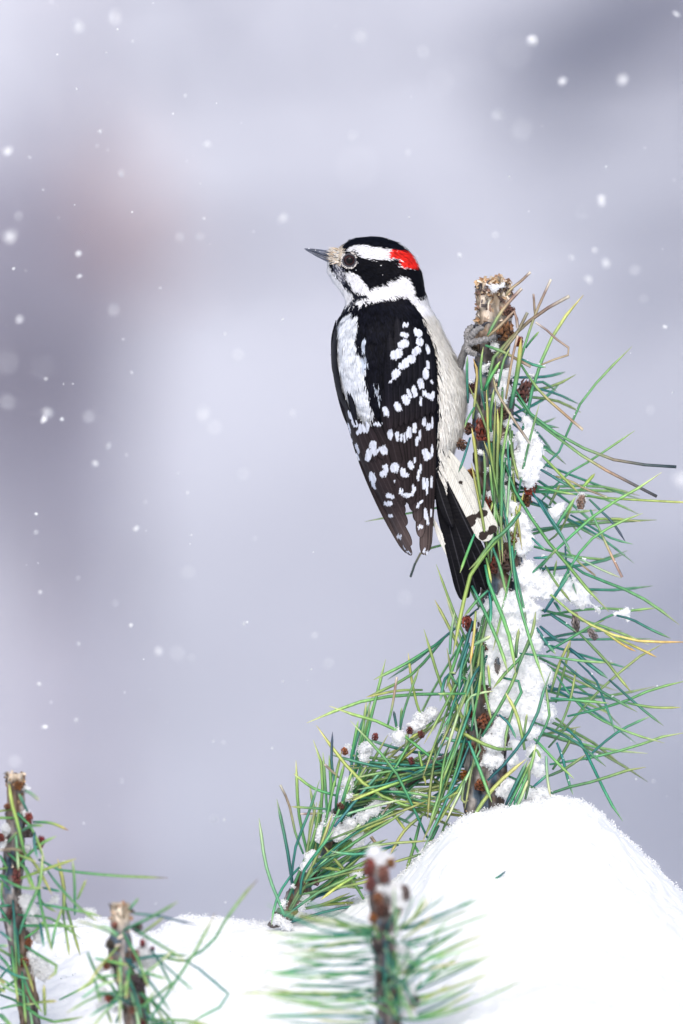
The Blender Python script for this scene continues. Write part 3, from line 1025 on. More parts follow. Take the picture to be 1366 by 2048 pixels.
    # needles behind and round the stem that only show in pieces
    for k in range(60):
        py = R.uniform(720, 1600)
        side = R.choice([1, 1, 1, -1]) if py > 1150 else 1
        L = R.uniform(170, 320)
        a = R.uniform(-0.5, 0.75) if side > 0 else R.uniform(0.5, 1.2)
        x0 = stem_x(py) + side * 28
        if py < 900:
            L *= 0.5
        p1 = (x0 + side * L * math.cos(a) * .6, py + L * math.sin(a) * .6)
        p2 = (x0 + side * L * math.cos(a) * .95, py + L * math.sin(a) * .95 + R.uniform(-20, 40))
        sh.needle([(x0, py), p1, p2], [10, R.uniform(40, 110), R.uniform(60, 200)], R.choice(['g', 't', 't', 'l', 'g']), R.uniform(2.8, 3.6))
    # snow
    BL = []

    def add(s, dd=-30):
        for w_ in s.split():
            x_, y_, r_ = (float(q) for q in w_.split(','))
            BL.append((x_, y_, dd if x_ < 1095 else -18, r_))
    add('961,829,7 1064,751,13 1058,878,23 1053,913,29 1063,903,26 1044,938,25 1069,929,18 1058,956,19 1056,846,14 1009,885,13 984,868,12 1014,991,20 1023,1017,24 998,1000,14 '
        '1032,1052,28 1049,1043,22 1012,1070,18 1049,1079,22 988,991,14 1015,745,15 970,735,14 986,692,9 1006,776,15 992,755,14 941,765,8 988,575,12 975,570,7 1003,571,8 1000,800,14 1012,845,14 1006,920,14 1018,950,14 975,800,9 960,905,8 1000,960,12 975,940,9', -36)
    add('1109,1026,15 1121,1014,12 1163,998,10 1165,1016,8 1101,1170,26 1136,1170,22 1168,1201,17 1189,1212,9 1153,1193,20 1250,1226,11 1258,1241,7 1231,1228,6 1201,1222,6 1120,1185,20')
    add('1045,1152,26 1071,1171,26 1056,1137,18 1045,1099,20 1086,1179,24 1005,1217,40 1033,1223,40 1052,1223,30 986,1232,30 1014,1251,40 1043,1270,36 995,1270,34 970,1251,22 '
        '1014,1299,34 986,1318,28 1062,1289,24 1033,1327,40 1062,1346,34 1014,1365,40 1052,1375,38 986,1356,30 1081,1356,22 947,1356,15 1051,1407,36 1004,1407,30 1070,1416,26 '
        '1089,1426,20 1099,1431,15 985,1483,25 981,1521,23 994,1458,23 979,1545,13 943,1445,9 1028,1492,13 1028,1523,13 1004,1587,18 1017,1572,14 1072,1511,20 1076,1540,16 1061,1464,20 '
        '1040,1450,24 1045,1590,22 1085,1600,24', -34)
    ex = []
    for (code, hw, s) in MAIN[::3]:
        pts = np.array(trace(s))
        if pts[-1, 0] < 1090:
            continue
        q = catmull(np.column_stack([pts, np.zeros(len(pts))]), 30)
        for k in range(R.randint(0, 4)):
            i = R.randint(6, 28)
            ex.append(P(q[i, 0], q[i, 1] - 4, -60))
    snow_blobs('crystalline white snow stuck along the tall pine shoot below the woodpecker', BL, 0.0008, 17000, 1.0, (0.18, 0.5), ex)


main_shoot()

# ------------------------------------------------------------------ the bent side branch behind, full of needles
BRANCH = [
    ('g', 4, 'S1340,335 1100,335 850,345 600,390 290,515'), ('g', 4, 'S1150,-20 980,180 850,270 660,355'), ('g', 4, 'S1120,10 1060,50 900,150 705,247'),
    ('y', 3.4, 'S1010,310 850,315 660,355'), ('g', 4, 'S1240,820 1100,760 940,630 800,530 600,470 430,410'), ('y', 4.4, 'S1050,1030 950,1040 760,970 620,870 480,710 350,530'),
    ('g', 4.2, 'S260,1480 340,1250 385,1000 380,760 330,620'), ('g', 4, 'S1040,1230 980,1100 910,950 830,800 700,650 560,500'), ('d', 3.4, 'S470,910 445,760 450,570'),
    ('g', 3.6, 'S470,965 330,920 210,830'), ('gb', 3.2, 'S270,1330 220,1200 180,1020 125,900'), ('g', 3, 'S420,1050 190,1035'), ('gb', 3, 'S420,1075 250,1080'),
    ('t', 3.4, 'S195,1500 220,1290 300,1080 370,870'), ('g', 3.8, 'S590,830 640,700 690,480 740,280 780,120'), ('y', 3.4, 'S1030,540 980,420 940,240 920,80'),
    ('gb', 3.4, 'S790,540 820,420 850,230'), ('g', 3.2, 'S870,560 880,420'), ('d', 3.4, 'S850,550 830,440'), ('g', 3.4, 'S870,560 900,420 990,170'),
    ('g', 3.8, 'S590,760 640,540 660,380'), ('g', 3.6, 'S560,760 610,500'), ('g', 4, 'S470,1060 480,950 525,760'), ('g', 4, 'S510,1000 570,820'),
    ('t', 3.6, 'S300,1360 180,1480 100,1620 70,1770'), ('g', 3.8, 'S130,1700 220,1500 340,1200 370,1000'), ('t', 4, 'S250,1580 270,1440 370,1300 460,1180'),
    ('y', 3.4, 'S950,1050 1050,1040 1235,948'), ('b', 3.2, 'S930,850 850,960 755,1085'), ('y', 3.8, 'S985,690 1030,900'), ('y', 3.6, 'S800,1040 910,1190'),
    ('y', 4, 'S1030,1070 900,1180 805,1335'), ('y', 4.2, 'S1080,500 1000,570 925,612'), ('y', 4.4, 'S645,1610 560,1470 480,1380 390,1270'), ('y', 4.2, 'S650,1470 500,1430 380,1412'),
    ('y', 4, 'S600,1460 470,1540 378,1612'), ('t', 4, 'S860,1270 680,1320 560,1330 440,1310'), ('b', 4, 'S740,1290 688,1220'), ('g', 4, 'S1000,1100 950,1300 900,1450'),
    ('g', 4.2, 'S1110,1150 1040,1280 960,1400'), ('g', 3.6, 'S930,1230 1025,1385'), ('l', 3.6, 'S1000,1330 830,1380'), ('g', 4, 'S1230,640 1120,1000 1010,1250'),
    ('g', 4, 'S1200,700 1100,1000 1050,1150'), ('l', 3.8, 'S1100,640 1060,900 1040,1110'), ('b', 3, 'S490,855 400,772'), ('l', 3.4, 'S640,1540 530,1530'),
]


def side_branch():
    sh = Shoot('bent pine side branch smothered in long green needles, rising from the snow', (555, 1850, 60))
    axis = [(950, 1500), (905, 1520), (830, 1548), (740, 1590), (680, 1632), (635, 1715), (600, 1780), (550, 1860)]
    dax = [10, 30, 50, 60, 60, 60, 60, 60]
    sh.stem(axis, [12, 14, 16, 17, 17, 17, 17, 18], dax, bark_col(), 120, 18, 0.8)
    for s in BRANCH:
        pts = np.array(trace(s[2]))
        a = R.uniform(-30, 40)
        sh.needle(pts, [a, a + R.uniform(-50, 10)], s[0], s[1] * 0.95)
    ax = catmull(np.array(axis), 60)
    for k in range(135):
        i = R.randint(4, 57)
        b = ax[i]
        tv = ax[max(i - 2, 0)] - ax[min(i + 2, 59)]
        a0 = math.atan2(tv[1], tv[0])
        if R.random() < 0.62:
            a = a0 + R.gauss(0.05, 0.42)
        else:
            a = a0 + R.uniform(0.3, 0.9)
        if i < 16 and R.random() < 0.8:
            a = a0 + math.pi + R.uniform(-.2, .6)
        L = R.uniform(130, 250)
        bend = R.uniform(-.25, .25)
        dd = R.uniform(-25, 90)
        if i < 25:
            L *= 0.75
        p0 = (b[0] + R.uniform(-8, 8), b[1] + R.uniform(-8, 8))
        p1 = (p0[0] + L * .5 * math.cos(a), p0[1] + L * .5 * math.sin(a))
        p2 = (p1[0] + L * .5 * math.cos(a + bend), p1[1] + L * .5 * math.sin(a + bend))
        sh.needle([p0, p1, p2], [dd, dd + R.uniform(-25, 25)], R.choice(['g', 'g', 'l', 't', 'l', 'g', 't', 'y', 'p']), R.uniform(3.0, 4.0))
    for (zx, zy, c1) in ((525, 690, (214, 110, 50)), (715, 600, (150, 50, 46)), (930, 560, (150, 60, 46)), (1000, 585, (140, 60, 46)), (940, 750, (130, 40, 44)), (500, 1030, (130, 70, 56)), (350, 1500, (120, 60, 50)), (260, 1510, (150, 54, 50))):
        px, py = 520 + zx * .32211, 1280 + zy * .32211
        sh.bud(px, py, -8, 18, 12, R.uniform(-.6, .6), c1, tuple(q * .6 for q in c1))
    BL = [(520 + x_ * .32211, 1280 + y_ * .32211, 4, r_ * .32211) for (x_, y_, r_) in
          ((430, 1130, 55), (560, 1150, 42), (640, 1100, 48), (700, 1050, 46), (740, 1000, 36), (600, 1230, 36), (370, 1220, 46), (330, 1350, 42), (270, 1420, 34), (205, 1530, 28), (560, 900, 40),
           (660, 690, 52), (640, 730, 36), (1000, 500, 46), (1060, 460, 42), (950, 550, 34), (850, 600, 42), (545, 660, 32), (980, 950, 32), (830, 930, 28), (150, 1650, 26), (285, 1600, 30),
           (1150, 560, 28), (100, 1745, 34), (480, 1190, 46), (400, 1180, 40), (530, 960, 34), (600, 1440, 26), (160, 1770, 40), (250, 1660, 30))]
    snow_blobs('lumpy white snow lodged among the needles of the bent side branch', BL, 0.0008, 9000, 1.0, (0.18, 0.5))


side_branch()

# ------------------------------------------------------------------ small shoots in front, softly out of focus
LEFT = [
    ('y', 4.2, 'G190,720 130,470 90,330 70,180'), ('t', 3.4, 'G215,400 180,330 145,260'), ('p', 4, 'G195,235 250,265 305,315'), ('yb', 3.4, 'G255,480 400,490 530,545'),
    ('g', 3.6, 'G170,550 240,510 335,508'), ('g', 3.4, 'G60,640 130,560'), ('b', 3.6, 'G180,710 100,690 0,700'), ('y', 3.4, 'G130,730 280,790'),
    ('gt', 3.6, 'G300,770 430,845 700,880 H200,48 572,62'), ('g', 3.4, 'G580,1200 578,950 562,770'), ('y', 3, 'G600,1080 668,928'), ('y', 4.6, 'G490,1200 498,1080 490,950 448,770'),
    ('l', 3.4, 'G500,1090 560,1300 622,1515'), ('l', 3.4, 'G490,1200 540,1520'), ('g', 3.4, 'G400,1460 430,1300 485,1140'), ('t', 3.2, 'G330,990 470,1020'),
    ('g', 3.4, 'G280,1110 500,1150 700,1190 790,1215'), ('g', 3.2, 'G370,860 460,980 620,1150 765,1260'), ('g', 3.6, 'G300,900 310,1100 360,1300 405,1500'),
    ('g', 3.4, 'G0,905 170,990 340,990'), ('g', 3.6, 'G200,830 240,930 265,1010'), ('g', 4, 'G150,1350 200,1200 310,950 330,720'), ('g', 4, 'G0,1150 130,1340 180,1440'),
    ('g', 3.6, 'G190,1440 330,1530 450,1612 370,1700'), ('g', 3.4, 'G30,1120 8,1050 20,940'), ('t', 3.4, 'G0,1330 90,1400'), ('g', 3.4, 'G90,1440 110,1650 140,1880'),
    ('t', 3.6, 'G-30,1580 100,1660 230,1700'), ('g', 3.4, 'G170,1640 185,1850 200,2040'), ('g', 3.4, 'G0,1820 150,1880 300,1990 420,2030 650,1990'),
    ('y', 3.4, 'G-30,1680 40,1730'), ('y', 3.4, 'G-30,1750 40,1800'), ('y', 4, 'G350,1980 340,1740'), ('y', 3.2, 'G280,1880 440,1868'), ('g', 2.8, 'G460,1860 600,1790 740,1715'),
    ('g', 3.2, 'G280,1000 330,1110 440,1180'), ('t', 3.2, 'G270,560 265,640 290,760'), ('g', 3.4, 'G60,720 140,790 200,850 240,990'), ('g', 3.6, 'G0,740 60,860 70,1000'),
    ('g', 3.4, 'G-20,1440 60,1440'), ('g', 3.4, 'G-20,1500 60,1590 100,1700'), ('t', 3.2, 'G310,1260 340,1450'), ('g', 3.2, 'G190,1700 240,1830 330,1960'),
    ('l', 3.4, 'G120,1360 150,1480 140,1650'), ('g', 3.2, 'G0,1930 130,1900 280,1890'), ('g', 3.6, 'G-20,1960 60,2040 120,2090'), ('g', 3.2, 'G10,1970 90,2060'),
]
SMALL = [
    ('g', 3, 'H265,310 340,220'), ('d', 3, 'H300,340 500,360 790,430'), ('y', 3, 'H340,510 440,440 535,370'), ('g', 3.6, 'H310,460 450,550 700,700'),
    ('t', 3.2, 'H700,700 770,740 940,880 1050,1010 820,1150 720,1210'), ('g', 3.4, 'H450,660 680,710 750,680'), ('gt', 3.6, 'H720,700 780,650 900,590 1000,420 1150,210 1275,70'),
    ('gt', 3.4, 'H420,1180 640,850 780,640 940,335'), ('t', 3.2, 'H440,620 540,790 622,950'), ('t', 3.2, 'H480,680 650,840 770,945'), ('g', 3.2, 'H340,790 560,850'),
    ('g', 3.4, 'H0,690 150,720 260,745'), ('g', 3.2, 'H370,1080 520,950 660,840'), ('g', 3.2, 'H430,1000 520,1090 640,1220'), ('g', 4, 'H0,790 130,900 210,1060 280,1210'),
    ('g', 4, 'H275,740 250,900 240,1010'), ('y', 3.4, 'H180,750 190,880'), ('g', 3.2, 'H0,860 40,1030'), ('g', 3.6, 'H-60,640 20,820 120,900'), ('g', 3.4, 'H100,1060 180,980 260,860'),
    ('t', 3.2, 'H200,1100 160,1200'), ('l', 3.4, 'H90,1080 130,1200'), ('p', 3.2, 'H-100,1000 40,900 180,860'), ('g', 3.4, 'H350,960 420,1050 400,1200'), ('g', 3.2, 'H300,1040 380,1060 470,940'),
]


def z_of(s):
    return [(CROP[s[0]][0] + float(a) * CROP[s[0]][2], CROP[s[0]][1] + float(b) * CROP[s[0]][2]) for a, b in (q.split(',') for q in s[1:].split())]


def left_shoot():
    D0 = -380           # about 8 cm nearer than the bird
    sh = Shoot('blunt pine shoot with red buds and loose drooping needles beside the notch in the snow', (60, 2060, D0))
    pts = z_of('G115,105 125,300 120,520 110,760 90,1000 120,1250 150,1450 190,1700 240,2100')
    sh.stem(pts, [15, 17, 18, 18, 19, 19, 19, 18, 18], D0, bark_col((ZC + (1024 - 1570) * S, ZC + (1024 - 1548) * S)), 140, 22, 1.0)

    def fl():
        py = R.choice([R.uniform(1545, 1575), R.uniform(1550, 2000)])
        x0 = np.interp(py, [p[1] for p in pts], [p[0] for p in pts])
        a = R.uniform(0, 6.28)
        return (x0 + 18 * math.cos(a), py, D0 + 18 * math.sin(a))
    sh.chips(160, fl, 6, [(206, 176, 132), (176, 136, 100), (226, 208, 186), (120, 96, 84), (140, 140, 140)])
    for (zx, zy, ln, wd, an, c1) in ((222, 455, 28, 16, .1, (200, 60, 44)), (312, 640, 32, 15, .3, (178, 44, 58)), (145, 200, 20, 16, .2, (196, 120, 50)), (55, 360, 14, 12, -.5, (180, 110, 60)),
                                     (130, 900, 40, 16, .0, (176, 84, 76)), (155, 760, 26, 14, .1, (190, 110, 100)), (90, 1190, 26, 18, 0, (130, 90, 84)), (225, 1415, 18, 14, .5, (206, 110, 50)), (185, 1570, 24, 18, .2, (180, 90, 54)), (5, 600, 20, 14, -.3, (170, 70, 60)), (215, 560, 24, 20, 0, (110, 96, 90))):
        px, py = z_of('G%d,%d' % (zx, zy))[0]
        sh.bud(px, py, D0 - 22, ln, wd, an, c1, tuple(q * .6 for q in c1))
    for k in range(30):
        i = R.randint(1, len(pts) - 2)
        u = R.random()
        x0, y0 = (pts[i][0] * (1 - u) + pts[i + 1][0] * u, pts[i][1] * (1 - u) + pts[i + 1][1] * u)
        a = R.choice([R.uniform(-.9, .9), R.uniform(2.2, 4.0), R.uniform(.6, 1.6)])
        L = R.uniform(60, 150)
        sh.needle([(x0, y0), (x0 + L * .55 * math.cos(a), y0 + L * .5 * math.sin(a)), (x0 + L * math.cos(a), y0 + L * math.sin(a) + R.uniform(-10, 35))], [D0 - 14, D0 - R.uniform(20, 110)], R.choice(['g', 't', 'g', 'y', 'p', 't']), R.uniform(2.8, 3.8))
    for s in LEFT:
        p = np.array(trace(s[2]))
        a = D0 - 30 + R.uniform(-60, 20)
        sh.needle(p, [a, a + R.uniform(-140, 40)], s[0], s[1])
    BL = [(x_ * .25794, 1520 + y_ * .25794, D0 - 8, r_ * .25794) for (x_, y_, r_) in ((190, 430, 36), (40, 540, 40), (0, 600, 40), (20, 660, 34), (215, 250, 18), (205, 210, 14), (190, 1100, 60), (250, 1180, 60), (270, 1280, 56), (290, 1380, 40),
                                                                                   (230, 1550, 60), (290, 1600, 66), (340, 1650, 50), (240, 1650, 50), (110, 745, 30), (310, 850, 34), (420, 1090, 44), (380, 1110, 36), (700, 1190, 30), (650, 1160, 16), (220, 690, 30))]
    snow_blobs('white snow patches caught on the blunt shoot with loose drooping needles', BL, 0.0011, 5000, 0.9, (0.25, 0.7))


def small_shoot():
    D0 = -640
    sh = Shoot('short stubby pine shoot in front, blurred, with sparse long bent needles', (275, 2110, D0))
    pts = z_of('H205,255 200,450 205,700 240,850 310,1000 330,1400')
    sh.stem(pts, [16, 19, 21, 22, 22, 22], D0, bark_col((ZC + (1024 - 1850) * S, ZC + (1024 - 1815) * S)), 90, 20, 0.9)

    def fl():
        py = R.choice([R.uniform(1805, 1840), R.uniform(1810, 2030)])
        x0 = np.interp(py, [p[1] for p in pts], [p[0] for p in pts])
        a = R.uniform(0, 6.28)
        return (x0 + 20 * math.cos(a), py, D0 + 20 * math.sin(a))
    sh.chips(90, fl, 7, [(214, 186, 160), (190, 150, 120), (230, 214, 196), (120, 110, 90), (110, 90, 76)])
    for (zx, zy, ln, wd, an, c1) in ((370, 570, 16, 11, .1, (200, 70, 84)), (315, 665, 26, 13, .0, (206, 80, 76)), (448, 615, 12, 9, .3, (150, 70, 100)), (330, 450, 22, 18, .5, (110, 84, 70)), (115, 580, 22, 16, -.4, (90, 84, 70)),
                                     (90, 745, 20, 14, -.5, (206, 100, 50)), (115, 1000, 26, 18, -.5, (200, 84, 60)), (305, 1090, 22, 18, .2, (170, 100, 76)), (340, 880, 40, 30, .1, (100, 90, 100)), (390, 860, 24, 18, .3, (130, 60, 76)), (370, 1195, 22, 18, .2, (150, 50, 60)), (155, 430, 14, 12, -.2, (206, 120, 100))):
        px, py = z_of('H%d,%d' % (zx, zy))[0]
        sh.bud(px, py, D0 - 20, ln, wd, an, c1, tuple(q * .62 for q in c1))
    for k in range(30):
        i = R.randint(1, len(pts) - 2)
        u = R.random()
        x0, y0 = (pts[i][0] * (1 - u) + pts[i + 1][0] * u, pts[i][1] * (1 - u) + pts[i + 1][1] * u)
        a = R.choice([R.uniform(-.9, .9), R.uniform(2.2, 4.0), R.uniform(.6, 1.6)])
        L = R.uniform(60, 150)
        sh.needle([(x0, y0), (x0 + L * .55 * math.cos(a), y0 + L * .5 * math.sin(a)), (x0 + L * math.cos(a), y0 + L * math.sin(a) + R.uniform(-10, 35))], [D0 - 14, D0 - R.uniform(20, 110)], R.choice(['g', 't', 'g', 'y', 'p', 't']), R.uniform(2.8, 3.8))
    for s in SMALL:
        p = np.array(trace(s[2]))
        a = D0 - 20 + R.uniform(-40, 20)
        sh.needle(p, [a, a + R.uniform(-100, 60)], s[0], s[1])
    BL = [(190 + x_ * .25622, 1740 + y_ * .25622, D0 - 6, r_ * .25622) for (x_, y_, r_) in ((380, 640, 56), (420, 720, 50), (330, 720, 36), (390, 560, 34), (320, 880, 30), (60, 760, 34), (150, 790, 26), (160, 1090, 40), (40, 1060, 40), (290, 1040, 40), (60, 960, 40), (330, 1020, 40))]
    snow_blobs('soft blurred snow patches on the stubby pine shoot in front', BL, 0.0012, 2500, 0.8, (0.3, 0.7))


def front_shoot():
    D0 = -900
    sh = Shoot('snow capped upright pine shoot in front with needles fanning out both ways, strongly blurred', (774, 2120, D0))
    pts = z_of('K695,130 700,250 715,400 735,600 745,800 755,1060 757,1250')
    sh.stem(pts, [17, 19, 21, 20, 20, 21, 22], D0, bark_col(), 120, 20, 0.9)
    for (zx, zy, ln, wd, c1) in ((650, 200, 40, 22, (176, 70, 60)), (770, 180, 22, 16, (214, 140, 70)), (660, 290, 36, 20, (180, 90, 84)), (730, 240, 40, 22, (190, 120, 104)), (850, 340, 36, 16, (120, 90, 84)), (700, 370, 28, 20, (206, 130, 84)),
                                 (675, 480, 22, 18, (226, 130, 50)), (800, 460, 30, 16, (196, 150, 84)), (720, 430, 34, 26, (130, 84, 70)), (745, 810, 18, 14, (214, 150, 60)), (690, 640, 22, 18, (90, 84, 90)), (720, 800, 30, 24, (100, 90, 84)), (900, 940, 26, 18, (90, 90, 110))):
        px, py = z_of('K%d,%d' % (zx, zy))[0]
        sh.bud(px, py, D0 - 18, ln, wd, R.uniform(-.3, .3), c1, tuple(q * .6 for q in c1))
    lt = [(90, 600), (250, 610), (140, 670), (180, 715), (30, 770), (130, 780), (350, 800), (10, 842), (30, 885), (110, 885), (70, 1015), (280, 1000), (350, 1035), (240, 700), (300, 660), (200, 850), (160, 1040), (420, 480), (480, 500), (300, 400), (230, 360), (250, 470)]
    rt = [(1065, 360), (960, 350), (1230, 420), (1260, 380), (1170, 540), (1215, 592), (1355, 592), (1365, 665), (1320, 775), (1240, 880), (1200, 965), (1110, 975), (1100, 640), (1000, 470), (1040, 560), (1290, 700), (1090, 840), (1130, 850), (1150, 720), (1010, 660), (950, 760)]

    def kp(q):
        return (500 + q[0] * .36603, 1660 + q[1] * .36603)
    for rep in range(2):
        for tset, sd in ((lt, -1), (rt, 1)):
            for q in tset:
                tx, ty = q[0] + R.gauss(0, 80) * (rep > 0), q[1] + R.gauss(0, 60) * (rep > 0)
                if sd < 0:
                    ry = np.clip(ty + R.uniform(-60, 40), 540, 1080)
                    r0 = (R.uniform(690, 730), ry)
                    m = (tx * .45 + r0[0] * .55, ty * .4 + ry * .6 + R.uniform(-20, 70))
                else:
                    ry = np.clip(ty + R.uniform(60, 260), 560, 1040)
                    r0 = (R.uniform(760, 830), ry)
                    m = (tx * .5 + r0[0] * .5, ty * .5 + ry * .5 + R.uniform(-10, 40))
                a = R.uniform(-40, 40)
                sh.needle([kp(r0), kp(m), kp((tx, ty))], [D0 + a * .3, D0 + a * 2 + R.uniform(-60, 60)], R.choice(['g', 't', 'g', 'g', 'y', 't', 'p']), R.uniform(2.0, 3.2))
    for k in range(40):
        x0, y0 = R.uniform(690, 830), R.uniform(520, 1060)
        a = R.uniform(-2.6, -.5) if k % 2 else R.uniform(0, 6.28)
        L = R.uniform(90, 240)
        sh.needle([kp((x0, y0)), kp((x0 + L * .5 * math.cos(a), y0 + L * .5 * math.sin(a))), kp((x0 + L * math.cos(a) * .95, y0 + L * math.sin(a) + R.uniform(0, 50)))], [D0 - 22, D0 - R.uniform(60, 160)], R.choice(['g', 't', 'p', 't']), R.uniform(2.2, 3.2))
    BL = [(*kp((x_, y_)), D0 - 10, r_ * .36603) for (x_, y_, r_) in ((690, 140, 46), (740, 160, 40), (660, 150, 30), (720, 330, 40), (690, 300, 26), (800, 330, 46), (830, 400, 40), (770, 440, 20), (830, 650, 40), (840, 700, 46), (820, 740, 36), (850, 880, 50), (830, 950, 40), (870, 990, 44), (720, 700, 22), (730, 940, 26), (690, 560, 24), (760, 560, 26), (700, 820, 22), (800, 560, 34), (690, 180, 34))]
    snow_blobs('soft snow cap and lumps on the strongly blurred shoot in front', BL, 0.0012, 3000, 0.8, (0.3, 0.7))


left_shoot()
small_shoot()
front_shoot()

# a stray needle stub poking out of the bank
st = Shoot('tiny needle stub poking through the smooth snow bank', (1000, 1752, -90), None)
yv = P(1000, 1752, 0)
bx = (1000 - 683) * S
for yy in np.linspace(0, -0.2, 200):
    if bank_z(np.array([bx]), np.array([yy]))[0] < ZC + (1024 - 1752) * S * (D + yy) / D:
        break
st.needle([(988, 1758), (999, 1752), (1012, 1742)], [yy / S - 2, yy / S - 10], 'd', 2.6)

# ------------------------------------------------------------------ the woodpecker
BODY = np.array([  # py, left, right, half depth, lean (depth of centre)
    (473.5, 738, 752, 3, 0), (475, 722, 766, 16, 0), (478, 705, 776, 25, 0), (483, 694, 790, 34, 0), (489, 686, 802, 41, 0), (496, 677, 812, 47, 0), (504, 664, 820, 51, 0), (512, 659, 827, 54, 0), (520, 656, 832, 56, 0),
    (530, 654, 837, 57, 0), (541, 654, 841, 57, 0), (552, 659, 844, 57, 0), (563, 666, 846, 57, 0), (577, 676, 849, 58, 0), (590, 686, 852, 61, 0), (600, 690, 856, 66, 0), (610, 690, 858, 72, 0), (622, 686, 863, 80, 0),
    (640, 677, 871, 90, 0), (666, 669, 883, 99, 2), (695, 665, 898, 106, 4), (723, 664, 912, 108, 6), (744, 666, 923, 108, 8), (773, 673, 931, 106, 8), (800, 683, 931, 102, 8), (817, 692, 929, 98, 8), (846, 703, 926, 90, 8),
    (870, 716, 921, 82, 8), (887, 728, 911, 74, 6), (905, 745, 904, 64, 2), (930, 780, 902, 48, -6), (955, 820, 903, 34, -14), (975, 845, 905, 22, -20), (990, 862, 905, 8, -24)])


def body_at(py):
    return [np.interp(py, BODY[:, 0], BODY[:, k]) for k in (1, 2, 3, 4)]


def body_front(px, py):
    """depth (px) of the near side of the body"""
    l, r, b, c = body_at(py)
    u = np.clip((px - (l + r) / 2) / ((r - l) / 2), -.999, .999)
    return c - b * (1 - np.abs(u) ** 2.2) ** (1 / 2.2)


QP = lambda s: trace('Q' + s)
BLACKBACK = [(680, 622), (700, 611), (735, 603), (770, 597), (800, 591), (818, 597), (835, 618), (850, 645), (862, 680), (872, 720), (877, 800), (876, 900), (868, 1000), (760, 990), (700, 900), (645, 760), (645, 690), (660, 645)]
STRIPE = [(690, 628), (702, 622), (715, 626), (716, 643), (710, 668), (714, 697), (724, 708), (731, 722), (728, 744), (731, 767), (738, 794), (743, 817), (750, 838), (735, 845), (720, 838), (703, 817), (689, 788), (677, 759), (673, 722), (673, 677), (677, 650)]
CROWN = QP('500,118 640,90 760,95 880,140 990,220 1000,238 930,215 820,210 640,195 590,180 500,185 445,215 425,245 400,235 380,205 440,160')
RED = QP('820,215 930,212 1010,225 1045,290 1085,350 1020,372 900,358 915,315 880,287 805,288 812,240')
EAR = QP('385,310 430,235 520,235 560,280 640,298 800,302 880,290 912,320 890,360 1020,374 1085,352 1125,420 1150,520 1160,620 1090,645 1040,610 1035,540 990,470 930,440 870,470 800,500 720,540 650,560 600,500 560,440 480,405 430,400 400,372')
NASAL = QP('318,222 385,190 405,225 392,300 388,352 335,322 285,290')
MALAR = QP('285,300 345,340 405,420 475,520 522,588 600,600 645,640 560,655 430,752 410,745 515,650 485,585 425,535 365,455 315,385')
LORE = QP('330,345 395,340 440,430 420,500 370,450 340,390')


def ell(cx, cy, rx, ry, px, py, a=0.0, e=2.0):
    ca, sa = math.cos(a), math.sin(a)
    dx, dy = px - cx, py - cy
    return np.abs((dx * ca + dy * sa) / rx) ** e + np.abs((-dx * sa + dy * ca) / ry) ** e < 1


def body_col(px, py, front=True):
    """plumage colour at a place on the bird (photo px)"""
    px = np.asarray(px, float); py = np.asarray(py, float)
    c = np.empty(px.shape + (3,))
    c[:] = (246, 243, 237)
    c[py < 625] = (240, 240, 244)
    bl = inpoly(px, py, BLACKBACK) & (py > 585)
    c[bl] = (15, 16, 24)
    c[inpoly(px, py, STRIPE)] = (232, 236, 243)
    for (cx, cy, rx, ry) in ((727, 688, 4, 13), (727, 716, 6, 14), (752, 768, 3, 14), (757, 790, 2, 12), (674, 654, 3, 10), (669, 727, 2, 10), (671, 747, 2.5, 11)):
        c[ell(cx, cy, rx, ry, px, py) & bl] = (196, 206, 222)
    head = py < 618
    c[inpoly(px, py, MALAR)] = (24, 26, 36)
    c[inpoly(px, py, LORE)] = (120, 122, 138)
    c[inpoly(px, py, EAR) & head] = (12, 13, 19)
    c[inpoly(px, py, CROWN) & head] = (13, 15, 24)
    c[inpoly(px, py, NASAL) & head] = (232, 218, 200)
    c[inpoly(px, py, RED) & head] = (226, 40, 34)
    return c


def flow(px, py):
    """direction feathers lie, in photo px: back from the bill on the head, down the body"""
    dx, dy = px - 648, py - 512
    L = np.sqrt(dx * dx + dy * dy) + 1e-6
    hx, hy = dx / L, dy / L + 0.25 + 0.5 * smooth(560, 620, py)
    t = smooth(585, 640, py)
    bx_, by_ = 0.10 + 0.25 * smooth(860, 930, py) + 0.15 * smooth(820, 900, px), 1.0
    fx, fy = hx * (1 - t) + bx_ * t, hy * (1 - t) + by_ * t
    L = np.sqrt(fx * fx + fy * fy)
    return fx / L, fy / L


